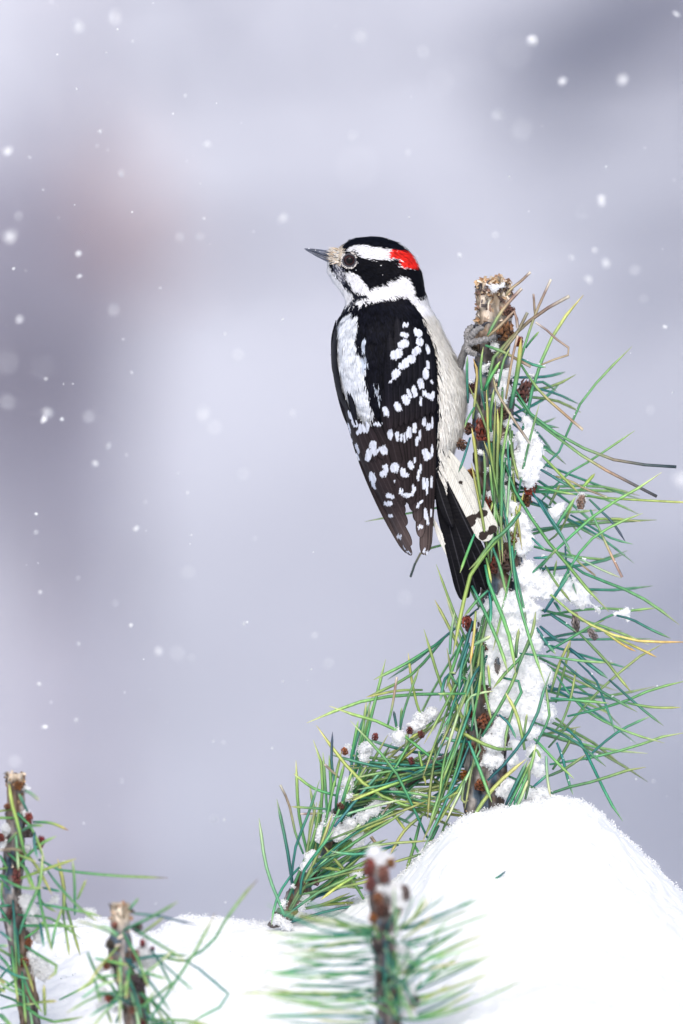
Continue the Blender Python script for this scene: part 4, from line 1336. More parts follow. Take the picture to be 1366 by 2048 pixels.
def woodpecker():
    O = P(905, 990, -24)
    root = thing('woodpecker', 'black and white woodpecker with red nape patch clinging to the pine shoot', 'bird', tuple(O))
    # --- body: one continuous surface of egg shaped slices
    pys = np.unique(np.concatenate([np.linspace(473.5, 484, 16), np.linspace(484, 990, 250)]))
    na = 128
    th = np.linspace(0, 2 * np.pi, na, endpoint=False)
    k5 = np.array([1, 3, 4, 3, 1.]) / 12
    tab = [np.convolve(np.pad(a, 2, 'edge'), k5, 'valid') for a in body_at(pys)]
    l, r, b, cc = [a[:, None] for a in tab]
    ct, st_ = np.cos(th)[None], np.sin(th)[None]
    e = 2 / 2.2
    ux = np.sign(ct) * np.abs(ct) ** e
    uy = np.sign(st_) * np.abs(st_) ** e
    bx_ = (l + r) / 2 + (r - l) / 2 * ux
    headw = 1 - smooth(575, 620, pys)[:, None]
    bd = b * (1 + headw * 0.22 * ux)
    # flatter face in front of the eye, sunken eye socket
    dep = cc + bd * uy
    V = P(bx_, np.broadcast_to(pys[:, None], bx_.shape), dep)
    V = V + 0.0003 * fbm(V * 300, 2)[..., None] * np.array([1, 1, 0])
    c = body_col(bx_, np.broadcast_to(pys[:, None], bx_.shape))
    c = np.clip(c * (0.9), 0, 255)
    n = len(pys)
    v = V.reshape(-1, 3)
    f = grid_faces(n, na, True)
    v = np.vstack([v, V[0].mean(0), V[-1].mean(0)])
    kk = np.arange(na)
    caps = np.vstack([np.stack([np.full(na, n * na), (kk + 1) % na, kk], -1), np.stack([np.full(na, n * na + 1), (n - 1) * na + kk, (n - 1) * na + (kk + 1) % na], -1)])
    cl = np.vstack([lin(c.reshape(-1, 3)), lin((20, 22, 32))[None], lin((30, 28, 32))[None]])
    F = np.vstack([tri(f), caps])
    link('body', mesh_np('body', v - O, F, M_PLUME, cl), root)

    # --- plumage: thousands of small feather tips over the body
    cen = V.mean(axis=1)
    pos, nor = sample_tris(v, F, 70000, lambda q: np.where(q[:, 2] > ZC + (1024 - 620) * S, 2.6, 1.0) * np.where(q[:, 1] < 0.012, 1.0, 0.35))
    axis = np.stack([np.interp(pos[:, 2], cen[::-1, 2], cen[::-1, 0]), np.interp(pos[:, 2], cen[::-1, 2], cen[::-1, 1])], -1)
    out = pos[:, :2] - axis
    sgn = np.sign((nor[:, :2] * out).sum(1))
    nor = nor * np.where(sgn == 0, 1, sgn)[:, None]
    k = (D + pos[:, 1]) / D
    ppx = pos[:, 0] / (S * k) + 683
    ppy = 1024 - (pos[:, 2] - ZC) / (S * k)
    fx, fy = flow(ppx, ppy)
    fx = fx + rng.normal(0, .14, len(fx)); fy = fy + rng.normal(0, .14, len(fx))
    Fd = np.stack([fx, np.zeros_like(fx), -fy], -1)
    Fd = Fd - nor * (Fd * nor).sum(1)[:, None]
    Fd /= np.linalg.norm(Fd, axis=1)[:, None] + 1e-9
    sd = np.cross(nor, Fd)
    belly = (~inpoly(ppx, ppy, BLACKBACK)) & (ppy > 625)
    head = ppy < 605
    Ln = np.where(head, rng.uniform(7, 13, len(ppx)), np.where(belly, rng.uniform(18, 34, len(ppx)), rng.uniform(12, 22, len(ppx)))) * S
    Ln = np.where(ppx < 680, np.minimum(Ln, 11 * S), Ln)
    Wd = np.where(head, rng.uniform(.5, .95, len(ppx)), np.where(belly, rng.uniform(.6, 1.1, len(ppx)), rng.uniform(.9, 1.7, len(ppx)))) * S
    lift = np.where(belly, rng.uniform(.03, .24, len(ppx)), rng.uniform(.02, .12, len(ppx)))
    cb = body_col(ppx + rng.normal(0, 1.2, len(ppx)), ppy + rng.normal(0, 1.2, len(ppx)))
    lo = inpoly(ppx, ppy, LORE)
    cb[lo] = np.where(rng.random((lo.sum(), 1)) < .5, np.array((52, 54, 66.)), np.array((206, 206, 214.)))
    wh = (cb.mean(1) > 150)[:, None]
    cb = cb * np.where(wh, rng.uniform(.93, 1.03, (len(cb), 1)), rng.uniform(.7, 1.5, (len(cb), 1))) + rng.normal(0, 2, (len(cb), 1))
    # keep the eye, bill base and foot side clear
    keep = ((ppx - 698.5) ** 2 + (ppy - 520.8) ** 2 > 17 ** 2) | (pos[:, 1] > 0)
    keep &= ~((ppx < 664) & (ppy < 519))
    p0 = pos - nor * (0.6 * S)
    p1 = p0 + (Fd * .55 + nor * lift[:, None]) * Ln[:, None]
    p2 = p0 + (Fd * 1.0 + nor * (lift * 1.1)[:, None]) * Ln[:, None]
    w3 = Wd[:, None] * sd
    vv = np.stack([p0 - w3 * .7, p0 + w3 * .7, p1 - w3, p1 + w3, p2], 1)[keep]
    m = len(vv)
    ff = np.array([[0, 1, 3], [0, 3, 2], [2, 3, 4]])[None] + (np.arange(m) * 5)[:, None, None]
    cv = lin(np.clip(np.repeat(cb[keep], 5, axis=0), 4, 250))
    pl = link('plumage', mesh_np('plumage', vv.reshape(-1, 3) - O, ff.reshape(-1, 3), M_PLUME, cv), root)
    tag(pl, kind='stuff')

    # --- bill
    def loft(name, tops, bots, wid, mat, cap=True):
        n_ = len(tops)
        a = np.linspace(0, 2 * np.pi, 20, endpoint=False)
        rows = []
        for (tx, ty), (bx2, by2), w_ in zip(tops, bots, wid):
            cx, cy = (tx + bx2) / 2, (ty + by2) / 2
            hx, hy = (tx - bx2) / 2, (ty - by2) / 2
            s_, c_ = np.sin(a), np.cos(a)
            rows.append(P(cx + hx * s_, cy + hy * s_, c_ * w_))
        vv_ = np.vstack(rows)
        ff_ = tri(grid_faces(n_, 20, True))
        vv_ = np.vstack([vv_, rows[0].mean(0), rows[-1].mean(0)])
        q = np.arange(20)
        ff_ = np.vstack([ff_, np.stack([np.full(20, n_ * 20), (q + 1) % 20, q], -1), np.stack([np.full(20, n_ * 20 + 1), (n_ - 1) * 20 + q, (n_ - 1) * 20 + (q + 1) % 20], -1)])
        return link(name, mesh_np(name, vv_ - O, ff_, mat), root)
    loft('upper_mandible', [(608.5, 497.2), (612, 496.5), (625, 497.2), (642, 499), (660, 501.5), (678, 504)], [(609, 498.6), (613, 500), (626, 504.5), (641, 510), (658, 516), (676, 521)], [.8, 2.2, 5, 8.5, 12, 16], M_BILL)
    loft('lower_mandible', [(611, 499.6), (616, 501), (628, 505.6), (642, 510.7), (658, 516.6), (674, 521)], [(611.5, 500.8), (617, 504), (629, 511), (642, 518), (656, 525), (672, 531)], [.7, 1.8, 4, 6.6, 9.5, 12], M_BILL)
    # bristly nasal tuft lying over the bill base
    tv, tf, tcl = [], [], []
    k_ = 0
    for q in range(520):
        x0, y0 = R.uniform(664, 690), R.uniform(497, 527)
        if not inpoly(np.array([x0]), np.array([y0]), NASAL)[0]:
            continue
        sgn_ = 1 if R.random() < 0.8 else -1
        d0 = sgn_ * body_front(x0, y0) * .96
        L_ = R.uniform(6, 17)
        a = math.pi + R.uniform(-.6, .35)
        x1, y1 = x0 + L_ * math.cos(a), y0 - L_ * math.sin(a)
        d1 = d0 * R.uniform(.75, .95)
        tv += [P(x0, y0 - .8, d0), P(x0, y0 + .8, d0), P(x1, y1, d1 - sgn_ * 1.5)]
        tf.append([k_, k_ + 1, k_ + 2]); k_ += 3
        b_ = R.uniform(.8, 1.05)
        tcl += [lin(np.array(R.choice([(240, 230, 216), (236, 222, 200), (244, 242, 240), (222, 196, 164), (70, 64, 66)])) * b_)] * 3
    nt_ = link('nasal_tuft', mesh_np('nasal_tuft', np.array(tv) - O, np.array(tf), M_PLUME, np.array(tcl)), root)
    tag(nt_, kind='stuff')

    # --- eyes (the far one too)
    for sg in (-1, 1):
        ed = body_front(698.5, 520.8)
        ed = ed if sg < 0 else -ed
        ec = P(698.5, 520.8, ed - sg * 6.5)
        iv, if_ = ICO3
        eye = link('eye', mesh_np('eye', iv * 12.3 * S + ec - O, if_, M_EYE), root)
        pv = iv.copy()
        pv = pv * np.array([6.8, 2.4, 6.8]) * S + P(699.5, 520.8, ed + sg * 4.6)
        link('pupil', mesh_np('pupil', pv - O, if_, M_PUPIL), eye)
        a = np.linspace(0, 2 * np.pi, 49)
        ring = P(698.5 + 12.6 * np.cos(a), 520.8 + 12.4 * np.sin(a), ed + sg * (0.5 + 0 * a))
        link('eyelid', tube_mesh('eyelid', ring, 2.0 * S, M_LID, None, 10, None, O), eye)
        ov, of, oc = [], [], []
        kq = 0
        for q in range(150):
            an = R.uniform(0, 2 * math.pi)
            dg = math.degrees(an) % 360
            if not (280 < dg < 345 or 5 < dg < 125 or 130 < dg < 235):      # the ring is broken in front and above
                continue
            rr = R.uniform(14.0, 17.2)
            x0, y0 = 698.5 + rr * math.cos(an), 520.8 + rr * math.sin(an)
            t_ = an + math.pi / 2 + R.uniform(-.5, .5)
            L_ = R.uniform(2.0, 3.6)
            x1, y1 = x0 + L_ * math.cos(t_), y0 + L_ * math.sin(t_)
            dd_ = ed + sg * R.uniform(1.0, 2.4)
            nx, ny = -math.sin(t_) * .9, math.cos(t_) * .9
            ov += [P(x0 - nx, y0 - ny, dd_), P(x0 + nx, y0 + ny, dd_), P(x1, y1, dd_)]
            of.append([kq, kq + 1, kq + 2]); kq += 3
            oc += [lin(np.array((228, 222, 218.)) * R.uniform(.75, 1.05))] * 3
        er = link('eye_ring', mesh_np('eye_ring', np.array(ov) - O, np.array(of), M_PLUME, np.array(oc)), eye)
        tag(er, kind='stuff')

    # --- wings
    WL = np.array([(600, 690), (640, 676), (666, 666), (695, 661.5), (716, 661), (745, 663), (773, 668), (800, 678), (817, 687), (858, 696), (890, 706), (925, 721), (964, 738), (990, 753), (1025, 773), (1060, 788), (1095, 806), (1115, 816)], float)
    WB = np.array([(600, 66), (640, 92), (700, 108), (760, 110), (820, 102), (860, 92), (900, 80), (950, 66), (1000, 56), (1050, 48), (1115, 42)], float)
    WR = np.array([(600, 856), (700, 899), (760, 928), (870, 925), (920, 915), (1000, 905), (1115, 895)], float)

    def wing_front(px, py):
        l_ = np.interp(py, WL[:, 0], WL[:, 1]) - 1
        r_ = np.interp(py, WR[:, 0], WR[:, 1])
        b_ = np.interp(py, WB[:, 0], WB[:, 1])
        u_ = np.clip((px - (l_ + r_) / 2) / ((r_ - l_) / 2), -.985, .985)
        c_ = np.interp(py, [600, 760, 900, 1000, 1115], [0, 8, 0, -10, -14])
        return c_ - b_ * (1 - np.abs(u_) ** 2.2) ** (1 / 2.2)

    def sp(s, crop):
        ox, oy, k_ = CROP[crop]
        out_ = []
        for w_ in s.split():
            q = [float(t_) for t_ in w_.split(',')]
            out_.append((ox + q[0] * k_, oy + q[1] * k_, q[2] * k_, q[3] * k_, q[4] if len(q) > 4 else 0.0))
        return out_
    SPOTS = sp('1080,848,32,20,.4 975,880,32,24,-.5 1085,945,40,52,-.4 965,968,44,26,.3 1100,1030,38,42 955,1048,56,42,-.5 1075,1110,42,40,-.5 890,1145,56,44,-.3 930,1120,24,18 1025,1180,44,42,-.6 975,1210,34,42,.2 940,1250,30,34 '
               '890,1310,46,38,-.6 1170,1100,18,46,-.2 1175,1235,16,42,-.1 1155,1310,26,52,-.2', 'Q')
    SPOTS += sp('560,30,46,36,-.4 690,10,36,24,-.5 660,60,32,35 620,90,28,34 590,115,22,24 553,170,38,24,-.7 520,210,20,9,-.8 770,100,13,34,-.15 755,165,20,40,-.15 722,230,23,42,-.2 797,215,8,20,-.3 '
                '680,285,20,45,-.2 645,300,14,42,-.3 620,340,26,40,-.5 722,350,11,34,.1 775,312,42,20,.5 805,312,14,32 745,295,14,20 567,390,25,40,-.5 484,422,21,38,-.3 745,490,17,34,.1 775,525,18,30 800,495,9,48 '
                '680,535,17,40 645,560,17,42 513,578,19,38,-.1 560,590,13,38 590,595,9,34 610,600,8,40 628,580,9,32 717,580,11,36 697,622,11,40,.1 750,700,22,30 765,725,28,36 800,690,9,48 '
                '543,805,34,36 600,830,25,24 615,850,34,20,.4 655,785,20,36,-.3 680,750,8,30 722,810,9,36 705,855,12,40,.1 745,915,12,48 767,935,11,62 795,905,11,42 672,935,11,18 672,970,12,36,.4 630,992,32,17,-.1 588,970,15,22 '
                '755,1120,14,44 770,1165,10,36 793,1115,9,32 715,1050,12,40,.7 720,1210,20,14,-.5 745,1370,9,20,.5 765,1385,10,16', 'Z')
    SPOTS += sp('345,525,30,45 310,535,18,40,.1 290,570,10,18 430,508,34,15,-.1 395,650,30,28 365,720,24,48,.2 405,695,30,24 440,680,14,14 470,685,27,38,-.3 290,675,11,38,-.3 292,730,9,26,-.4 480,800,22,20 465,845,27,24,-.4 490,820,14,22 '
                '390,870,25,42,-.3 400,925,14,30,-.4 512,998,34,19,.15 500,1050,32,17,.1 517,1135,18,15,.3 575,1275,19,16,.4 543,893,8,8 235,535,7,36,-.2 250,620,5,18 270,500,20,34,-.5 240,450,12,34,-.4 640,1385,22,6,.5 610,1350,16,5,.9', 'Z')

    def wing_col(px, py, tt, uu, base):
        c_ = np.empty(px.shape + (3,))
        dk = smooth(760, 900, py)[..., None]
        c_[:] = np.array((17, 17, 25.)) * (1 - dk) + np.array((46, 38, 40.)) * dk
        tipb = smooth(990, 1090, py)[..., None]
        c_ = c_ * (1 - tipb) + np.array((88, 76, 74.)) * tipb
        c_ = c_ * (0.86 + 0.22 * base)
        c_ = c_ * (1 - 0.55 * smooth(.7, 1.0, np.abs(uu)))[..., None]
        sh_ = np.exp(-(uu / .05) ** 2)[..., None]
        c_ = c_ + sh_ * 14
        jit = 0.9 * vnoise(np.stack([px * .35, py * .10, px * 0 + 3], -1))
        barb = vnoise(np.stack([px * .9 - py * .12, py * .05 + px * .05, px * 0 + 8], -1))
        for (cx, cy, rx, ry, an) in SPOTS:
            m_ = ell(cx, cy, rx * .9, ry * .9, px + jit, py + jit * 1.2 + 2.6 * barb, an, 2.6)
            c_[m_] = (np.array((208, 212, 224.)) * (1 + .08 * barb[..., None]))[m_]
        return c_

    def feather(par, p0, p1, p2, hw, layer, name='feather', nacross=15, tip=.08, colf=wing_col, depthf=wing_front, blunt=1.0):
        p0, p1, p2 = (np.array(q, float) for q in (p0, p1, p2))
        L_ = np.linalg.norm(p2 - p0)
        n_ = int(max(24, L_ / 1.35))
        t_ = np.linspace(0, 1, n_)[:, None]
        q = (1 - t_) ** 2 * p0 + 2 * t_ * (1 - t_) * p1 + t_ ** 2 * p2
        T_ = np.gradient(q, axis=0)
        T_ /= np.linalg.norm(T_, axis=1)[:, None]
        N_ = np.stack([-T_[:, 1], T_[:, 0]], -1)
        tl = tip * 1.0
        te = np.clip((t_[:, 0] - (1 - tl)) / tl, 0, 1)
        wd_ = hw * (0.12 + 0.88 * smooth(0, .4, t_[:, 0]) ** .7) * np.sqrt(np.maximum(1 - te ** 2, 0.0004)) ** blunt
        u_ = np.linspace(-1, 1, nacross)[None]
        px_ = q[:, :1] + N_[:, :1] * wd_[:, None] * u_
        py_ = q[:, 1:] + N_[:, 1:] * wd_[:, None] * u_
        ly = layer[0] + (layer[1] - layer[0]) * t_ if isinstance(layer, tuple) else layer
        dp = depthf(px_, py_) - ly + 1.0 * u_ ** 2 + 0.9 * u_      # a convex blade, one vane tucked under its neighbour
        dp = dp + 0.35 * vnoise(np.stack([px_ * .08, py_ * .45, px_ * 0 + hw], -1))
        V_ = P(px_, py_, dp)
        nn = V_.shape[0] * V_.shape[1]
        back = P(px_, py_, dp + 0.8)
        f1 = grid_faces(n_, nacross)
        f2 = f1[:, ::-1] + nn
        vv_ = np.vstack([V_.reshape(-1, 3), back.reshape(-1, 3)])
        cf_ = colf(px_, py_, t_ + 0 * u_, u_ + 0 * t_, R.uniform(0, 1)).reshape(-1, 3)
        cf_ = lin(np.clip(np.vstack([cf_, cf_ * .9]), 5, 245))
        return link(name, mesh_np(name, vv_ - O, np.vstack([f1, f2]), M_WING, cf_), par)

    wing_r = link('wing', tube_mesh('wing', P(np.linspace(822, 838, 12), np.linspace(660, 800, 12), np.linspace(-86, -84, 12)), np.array([2, 8, 11, 12, 12, 12, 12, 11, 10, 8, 6, 2]) * S, M_PLUME, lin((24, 25, 34)), 12, None, O), root)
    wing_l = link('wing', tube_mesh('wing', P(np.linspace(680, 712, 12), np.linspace(665, 850, 12), np.linspace(-30, -60, 12)), np.array([2, 5, 7, 8, 8, 8, 8, 8, 7, 6, 5, 2]) * S, M_PLUME, lin((24, 25, 34)), 12, None, O), root)
    # right hand wing: primaries lowest, then secondaries, tertials, coverts on top
    for (a, b_, c_, hw, ly) in (((866, 790), (872, 940), (858, 1092), 5, 2.0), ((861, 790), (868, 940), (856, 1104), 7, 2.8), ((853, 790), (861, 940), (852, 1111), 8, 3.6), ((845, 790), (852, 940), (847, 1110), 9, 4.2),
                                ((836, 790), (843, 930), (841, 1075), 10, 5.0), ((828, 790), (834, 930), (836, 1045), 11, 5.8), ((820, 780), (826, 900), (829, 1024), 12, 6.4), ((811, 780), (818, 900), (822, 1010), 12, 7.0),
                                ((801, 775), (810, 880), (816, 1002), 12, 7.6), ((790, 770), (800, 860), (811, 985), 12, 8.2), ((778, 770), (788, 850), (806, 962), 13, 8.8), ((766, 780), (775, 850), (796, 930), 13, 9.2)):
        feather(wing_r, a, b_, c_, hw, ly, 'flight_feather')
    for i in range(9):
        x0 = 779 + i * 11
        feather(wing_r, (x0 - 6, 705 + 2 * i), (x0 - 2, 760), (x0 + 1 - .4 * i, 862 - 4.5 * i), 9.5, 10.5 + .25 * (8 - i), 'covert_feather', tip=.16)
    for i in range(8):
        x0 = 782 + i * 11.5
        feather(wing_r, (x0 - 4, 660 + 3 * i), (x0 - 1, 700), (x0 + 1, 778 - 3 * i), 9, 12.6 + .2 * (7 - i), 'covert_feather', tip=.22)
    for i in range(6):
        x0 = 800 + i * 11
        feather(wing_r, (x0 - 7, 630 + 7 * i), (x0 - 2, 660 + 3 * i), (x0 + 2, 712 - 1 * i), 9.5, 14.2 + .2 * (5 - i), 'covert_feather', tip=.28)
    # left hand wing
    for (a, b_, c_, hw, ly) in (((682, 780), (722, 965), (815, 1107), 6, 1.2), ((692, 800), (738, 968), (823, 1111), 8, 2.0), ((702, 822), (752, 962), (822, 1092), 9, 2.8), ((712, 840), (762, 955), (812, 1052), 10, 3.6),
                                ((722, 842), (768, 945), (806, 1030), 11, 4.4), ((732, 844), (774, 930), (806, 1014), 12, 5.2), ((742, 842), (778, 915), (805, 1002), 12, 6.0), ((751, 836), (782, 905), (803, 985), 11, 6.8)):
        feather(wing_l, a, b_, c_, hw, ly, 'flight_feather')
    for (a, b_, c_, hw, ly) in (((668, 680), (667, 770), (702, 858), 6, 1.0), ((667, 660), (664, 730), (684, 805), 6, 1.8), ((672, 640), (664, 690), (671, 755), 6, 2.4), ((690, 800), (700, 850), (722, 905), 8, 6.5), ((703, 822), (716, 870), (738, 925), 9, 7.0),
                                ((717, 838), (730, 880), (752, 922), 9, 7.5), ((732, 842), (746, 880), (768, 918), 10, 8.0), ((747, 836), (758, 870), (778, 900), 10, 8.6)):
        feather(wing_l, a, b_, c_, hw, ly, 'covert_feather', tip=.2)

    # --- tail, braced against the stem
    def tail_d(px, py):
        return np.interp(py, [880, 950, 1050, 1120, 1200], [-14, -30, -50, -60, -64]) + 0 * px

    def black(px, py, tt, uu, base):
        c_ = np.empty(px.shape + (3,))
        c_[:] = (10, 10, 16)
        c_ = c_ + (np.exp(-(uu / .07) ** 2) * 44)[..., None]
        return c_

    def white(px, py, tt, uu, base):
        c_ = np.empty(px.shape + (3,))
        c_[:] = (226, 224, 216)
        c_ = c_ * (0.95 + .05 * np.sin((py * .9 - np.abs(uu) * 16 + px * .5) * 1.1))[..., None]
        c_ = c_ * (1 - .16 * np.exp(-(uu / .05) ** 2) - .1 * smooth(.85, 1, np.abs(uu)))[..., None]
        j = 1.5 * vnoise(np.stack([px * .2, py * .2, px * 0], -1))
        for (cx, cy, rx, ry, an) in BARS:
            c_[ell(cx, cy, rx, ry, px + j, py + j, an)] = (52, 44, 42)
        return c_
    BARS = sp('1140,1120,44,28,-.4 1040,1185,84,36,-.75 1210,1232,40,30,-.7 1150,1265,32,36,.3 995,905,14,12 935,1092,18,36,.6 950,1060,14,24', 'Z')
    BARS += [(903, 1118, 4, 9, -.4), (913, 1140, 5, 7, 0), (891, 1078, 3, 10, -.4)]
    tail = link('tail', tube_mesh('tail', P(np.linspace(874, 915, 10), np.linspace(925, 1040, 10), np.linspace(-16, -36, 10)), np.array([6, 12, 13, 13, 12, 11, 10, 8, 6, 3]) * S, M_PLUME, lin((20, 20, 26)), 12, None, O), root)
    for (a, b_, c_, hw, ly) in (((868, 960), (890, 1060), (924, 1200), 9, 0), ((874, 950), (900, 1060), (936, 1196), 11, 2.5), ((880, 945), (912, 1050), (956, 1190), 13, 5), ((886, 945), (925, 1040), (972, 1180), 14, 7.5), ((888, 950), (922, 1030), (972, 1130), 12, 10)):
        feather(tail, a, b_, c_, hw, ly, 'tail_feather', colf=black, depthf=tail_d, tip=.14)
    feather(tail, (884, 905), (925, 975), (977, 1082), 19, 14, 'tail_feather', colf=white, depthf=tail_d, tip=.10, nacross=25)
    feather(tail, (893, 895), (945, 980), (990, 1066), 13, 16.5, 'tail_feather', colf=white, depthf=tail_d, tip=.10, nacross=21)
    feather(tail, (864, 1030), (885, 1090), (926, 1158), 6.5, -1.5, 'tail_feather', colf=white, depthf=tail_d, tip=.10)
    feather(tail, (868, 935), (878, 990), (905, 1055), 11, 18, 'tail_feather', colf=black, depthf=tail_d, tip=.4)

    # --- foot gripping the stem, scaly grey toes with dark claws
    foot = link('foot', tube_mesh('foot', catmull(P(np.array([905, 916, 926, 936]), np.array([770, 742, 710, 684]), np.array([0, -14, -30, -42])), 16), np.linspace(10, 7.5, 16) * S, M_FOOT,
                                  lambda v: lin(np.clip(np.array((118, 116, 116.)) + 26 * vnoise(v * np.array([900, 900, 500]))[:, None], 20, 230)), 14, lambda v: 0.0003 * vnoise(v * 900), O), root)
    toes = [([(934, 690), (948, 684), (966, 680), (984, 676), (992, 674)], [-42, -52, -54, -50, -44], (992, 674), (1000, 672), (1010, 679), -44),
            ([(936, 684), (946, 668), (956, 658), (966, 654)], [-42, -50, -52, -50], (964, 654), (972, 646), (983, 646), -50),
            ([(934, 692), (938, 702), (950, 708), (956, 709)], [-42, -48, -50, -50], (954, 708), (963, 711), (971, 704), -52),
            ([(936, 682), (934, 668), (940, 656), (948, 654)], [-40, -34, -30, -28], (948, 654), (954, 650), (960, 654), -30)]
    for pth, dd_, c0, c1, c2, cd in toes:
        q = np.array(pth, float)
        path = catmull(P(q[:, 0], q[:, 1], np.array(dd_, float)), 40)
        tl = np.linspace(0, 1, 40)
        rad = (7.2 - 1.6 * tl + 0.9 * np.sin(tl * 2 * np.pi * 7)) * S
        toe = link('toe', tube_mesh('toe', path, rad, M_FOOT, lambda v: lin(np.clip(np.array((138, 136, 136.)) + 40 * vnoise(v * 1500)[:, None], 20, 230)), 12, None, O), foot)
        cp = catmull(P(np.array([c0[0], c1[0], c2[0]]), np.array([c0[1], c1[1], c2[1]]), np.array([cd, cd - 5, cd + 2])), 12)
        link('claw', tube_mesh('claw', cp, np.linspace(4.2, .6, 12) * S, M_CLAW, None, 10, None, O), toe)
    # snow grains on the plumage
    pos2 = []
    for (px, py) in ((631, 500), (640, 503), (618, 497), (776, 480), (817, 497), (835, 512), (795, 493), (712, 540), (716, 526), (762, 531), (747, 494), (765, 550), (690, 530), (800, 500), (817, 560), (700, 560)):
        pos2.append(P(px, py, body_front(px, py) - 3 if px > 655 else -8))
    gv, gf = crystals(np.array(pos2), np.full(len(pos2), .00035))
    g = link('snow_specks', mesh_np('snow_specks', gv - O, gf, M_SNOW, sm=False), root)
    tag(g, kind='stuff')


woodpecker()

# ------------------------------------------------------------------ falling snow
FL = '''103,4,14,f 115,12,3,s 306,6,5,s 156,53,33,b 229,34,36,f 234,59,8,s 265,83,9,n 115,109,7,s 213,105,5,s 153,177,6,s 215,206,4,s 370,191,11,b 346,228,6,n 433,206,4,s 201,263,11,B 195,292,10,f 215,300,8,f
15,303,26,n 59,314,8,s 243,346,22,n 414,287,22,n 374,322,3,s 401,367,7,f 87,380,7,n 149,410,5,s 264,424,7,s 37,432,24,f 117,435,9,f 18,471,36,n 408,437,10,f 360,475,24,f 400,473,24,f 420,488,3,s 566,437,27,n 507,463,9,f
671,52,7,f 483,246,6,f 718,74,36,f 847,104,33,f 823,193,4,s 706,271,25,f 816,305,17,f 715,335,105,w 1018,354,7,s 818,435,5,s 1064,83,26,B 1028,105,85,w 1125,160,25,n 1245,159,32,n 1353,29,20,B 996,228,33,n 1043,259,56,f
1085,253,3,s 1212,334,7,s 1201,403,26,b 1161,426,38,f 1058,423,6,n 991,470,20,f 1348,360,10,f 1201,129,2,s 880,165,70,w 1290,296,8,f 155,507,18,b 159,553,15,b 27,537,9,B 52,542,10,f 39,637,26,n 12,651,3,s 229,619,34,f
247,679,10,f 321,576,8,n 566,638,7,s 450,668,8,s 263,745,10,n 85,735,58,w 92,757,10,n 127,768,5,s 146,767,7,n 15,725,60,w 17,802,40,f 95,825,30,n 88,838,18,B 124,838,13,B 176,835,34,f 217,892,18,b 190,928,18,n 252,910,10,f
410,831,38,n 428,855,40,f 356,947,10,n 375,986,10,n 486,947,34,f 585,827,22,f 475,710,30,f 16,883,2,s 73,1027,9,s 72,1065,14,n 53,1130,4,s 76,1126,5,s 81,1184,13,b 156,1156,12,f 190,1110,2,s 274,1057,15,B 292,1061,4,s
382,1070,6,s 380,1088,4,s 290,1004,12,f 375,1144,34,f 230,1206,20,f 261,1252,11,B 158,1287,12,b 287,1318,5,s 317,1303,24,n 355,1307,40,f 383,1316,20,f 79,1367,14,b 102,1405,10,f 152,1441,12,b 90,1454,16,B 250,1385,9,f
300,1379,2,s 488,1247,8,s 495,1244,7,s 510,1077,12,f 627,1104,4,s 623,1338,5,s 615,1361,2,s 566,1362,5,s 657,1327,26,f 630,1270,18,f 427,1482,9,n 447,1485,14,f 333,1445,3,s 544,1496,7,n 919,511,14,b 1019,495,3,s
1082,520,6,n 1143,515,18,n 1191,500,18,n 1211,525,26,b 1179,558,20,n 1325,499,7,f 1331,655,12,b 1345,784,5,s 1261,706,5,s 1287,597,24,f 1270,540,30,f 1300,820,24,f 167,1646,7,s 242,1562,14,f 219,1611,6,f 428,1638,22,n
448,1639,9,n 311,1807,9,n 451,1805,7,n 30,1522,34,f 128,1725,11,b 80,1740,14,n 1364,960,50,n 1262,1482,4,s 1272,1558,7,n 1307,1562,12,f 1334,1593,6,f 809,1197,40,f'''
A_PX = cam_d.lens / 1000 / cam_d.dof.aperture_fstop / S       # aperture width in photo px at the bird


def flake_mesh(seed):
    """a clump of a few ice plates, irregular"""
    r = np.random.default_rng(seed)
    vs, fs = [], []
    k = 0
    for q in range(5):
        a = np.linspace(0, 2 * np.pi, 6, endpoint=False)
        rad = r.uniform(.45, .9) * np.where(np.arange(6) % 2, 1, r.uniform(.6, 1))
        ring = np.stack([np.cos(a) * rad, np.sin(a) * rad, np.zeros(6)], -1)
        v = np.vstack([ring, [[0, 0, .22], [0, 0, -.22]]])
        qq = r.normal(size=4); qq /= np.linalg.norm(qq)
        a_, b_, c_, d_ = qq
        M = np.array([[1 - 2 * (c_ * c_ + d_ * d_), 2 * (b_ * c_ - a_ * d_), 2 * (b_ * d_ + a_ * c_)], [2 * (b_ * c_ + a_ * d_), 1 - 2 * (b_ * b_ + d_ * d_), 2 * (c_ * d_ - a_ * b_)], [2 * (b_ * d_ - a_ * c_), 2 * (c_ * d_ + a_ * b_), 1 - 2 * (b_ * b_ + c_ * c_)]])
        vs.append(v @ M.T * .75 + r.normal(0, .22, 3))
        for i in range(6):
            fs.append([k + i, k + (i + 1) % 6, k + 6]); fs.append([k + (i + 1) % 6, k + i, k + 7])
        k += 8
    return mesh_np('snowflake', np.vstack(vs), np.array(fs), M_FLAKE, sm=False)


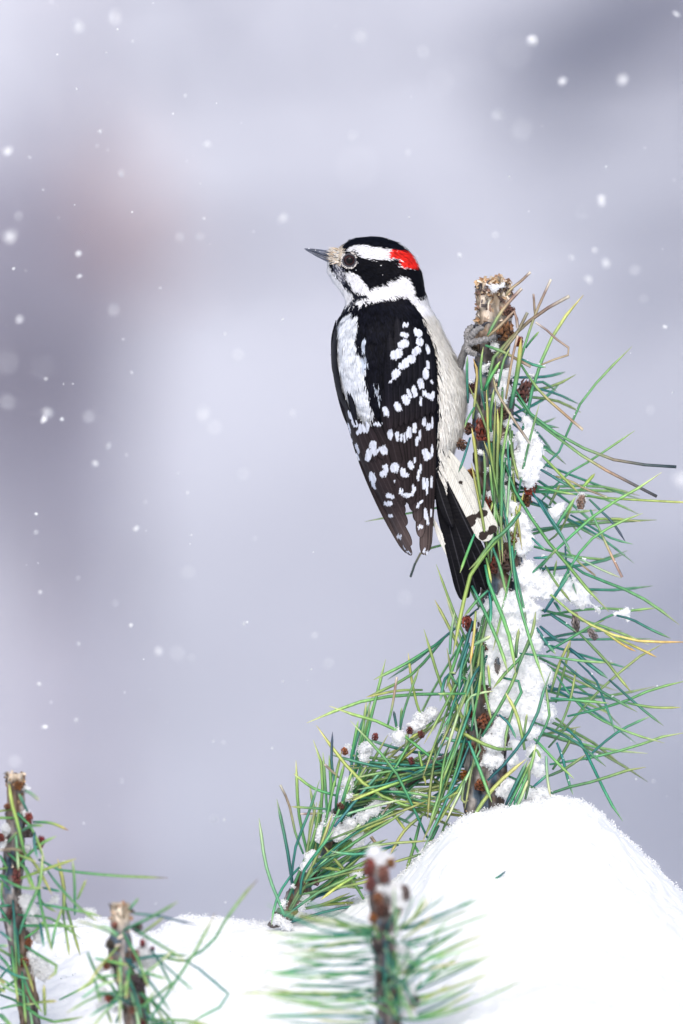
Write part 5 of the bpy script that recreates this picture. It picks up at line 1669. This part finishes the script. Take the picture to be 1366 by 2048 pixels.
FMESH = [flake_mesh(s) for s in range(8)]
LAB = {'s': ('crisp little snowflake hanging sharp in the air', 'sharp falling snowflakes'), 'B': ('bright plump snowflake falling, slightly soft', 'bright soft snowflakes'),
       'b': ('bright plump snowflake falling, slightly soft', 'bright soft snowflakes'), 'n': ('pale round out of focus snowflake falling', 'pale blurred snowflakes'),
       'f': ('faint ghostly snowflake disc, far out of focus', 'faint blurred snowflakes'), 'w': ('huge almost transparent snowflake disc, far out of focus', 'huge blurred snowflakes')}
FRAC = {'B': 1.0, 'b': .92, 'n': .82, 'f': .56, 'w': .36}
for i, w_ in enumerate(FL.split()):
    a_, b_, d_, k_ = w_.split(',')
    px, py, dm = float(a_), float(b_), float(d_)
    if k_ == 's':
        y = R.uniform(-.03, .10)
        size = dm * 1.0
    else:
        size = dm * FRAC[k_]
        blur = max(dm - size * .45, 2) / A_PX          # fraction of the aperture
        behind = R.random() < .65
        zz_ = D / (1 - blur) if behind else D / (1 + blur)
        y = zz_ - D
        size = size
    kz = (D + y) / D
    p = P(px, py, y / S)
    o = link('snowflake', FMESH[i % 8], None, tuple(p))
    s_ = size * S * kz * .5
    o.scale = (s_ * R.uniform(.85, 1.15), s_, s_ * R.uniform(.9, 1.35))
    o.rotation_euler = (R.uniform(0, 6), R.uniform(0, 6), R.uniform(0, 6))
    where = None
    if math.hypot(px - 650, py - 480) < 200:
        where = 'near the woodpecker\'s head'
    elif px < 270 and 380 < py < 1000:
        where = 'over the dim brown smudge'
    elif px > 860 and py < 300:
        where = 'over the dim grey boughs'
    elif px > 860 and py < 900:
        where = 'beside the cut top of the tall shoot'
    elif px > 1000:
        where = 'beside the long needles of the tall shoot'
    elif py > 1500:
        where = 'above the blunt and stubby shoots'
    elif px < 420 and py >= 1000:
        where = 'below the dim brown smudge'
    elif py > 560:
        where = 'in open air between smudge and woodpecker'
    elif px < 520:
        where = 'high above the dim brown smudge'
    else:
        where = 'high above the woodpecker'
    szw = {'s': ('speck like', 'small', 'larger'), 'w': ('huge', 'huge', 'huge')}.get(k_, ('tiny', 'middling', 'big'))[0 if dm < (4.5 if k_ == 's' else 12) else 1 if dm < (6.5 if k_ == 's' else 25) else 2]
    kindw = {'s': 'crisp sharp snowflake', 'B': 'brilliant plump snowflake', 'b': 'bright soft snowflake', 'n': 'pale round blurred snowflake', 'f': 'faint ghostly snowflake disc', 'w': 'almost transparent snowflake disc'}[k_]
    tag(o, szw + ' ' + kindw + ' ' + where, 'snowflake', LAB[k_][1] + ' ' + where)
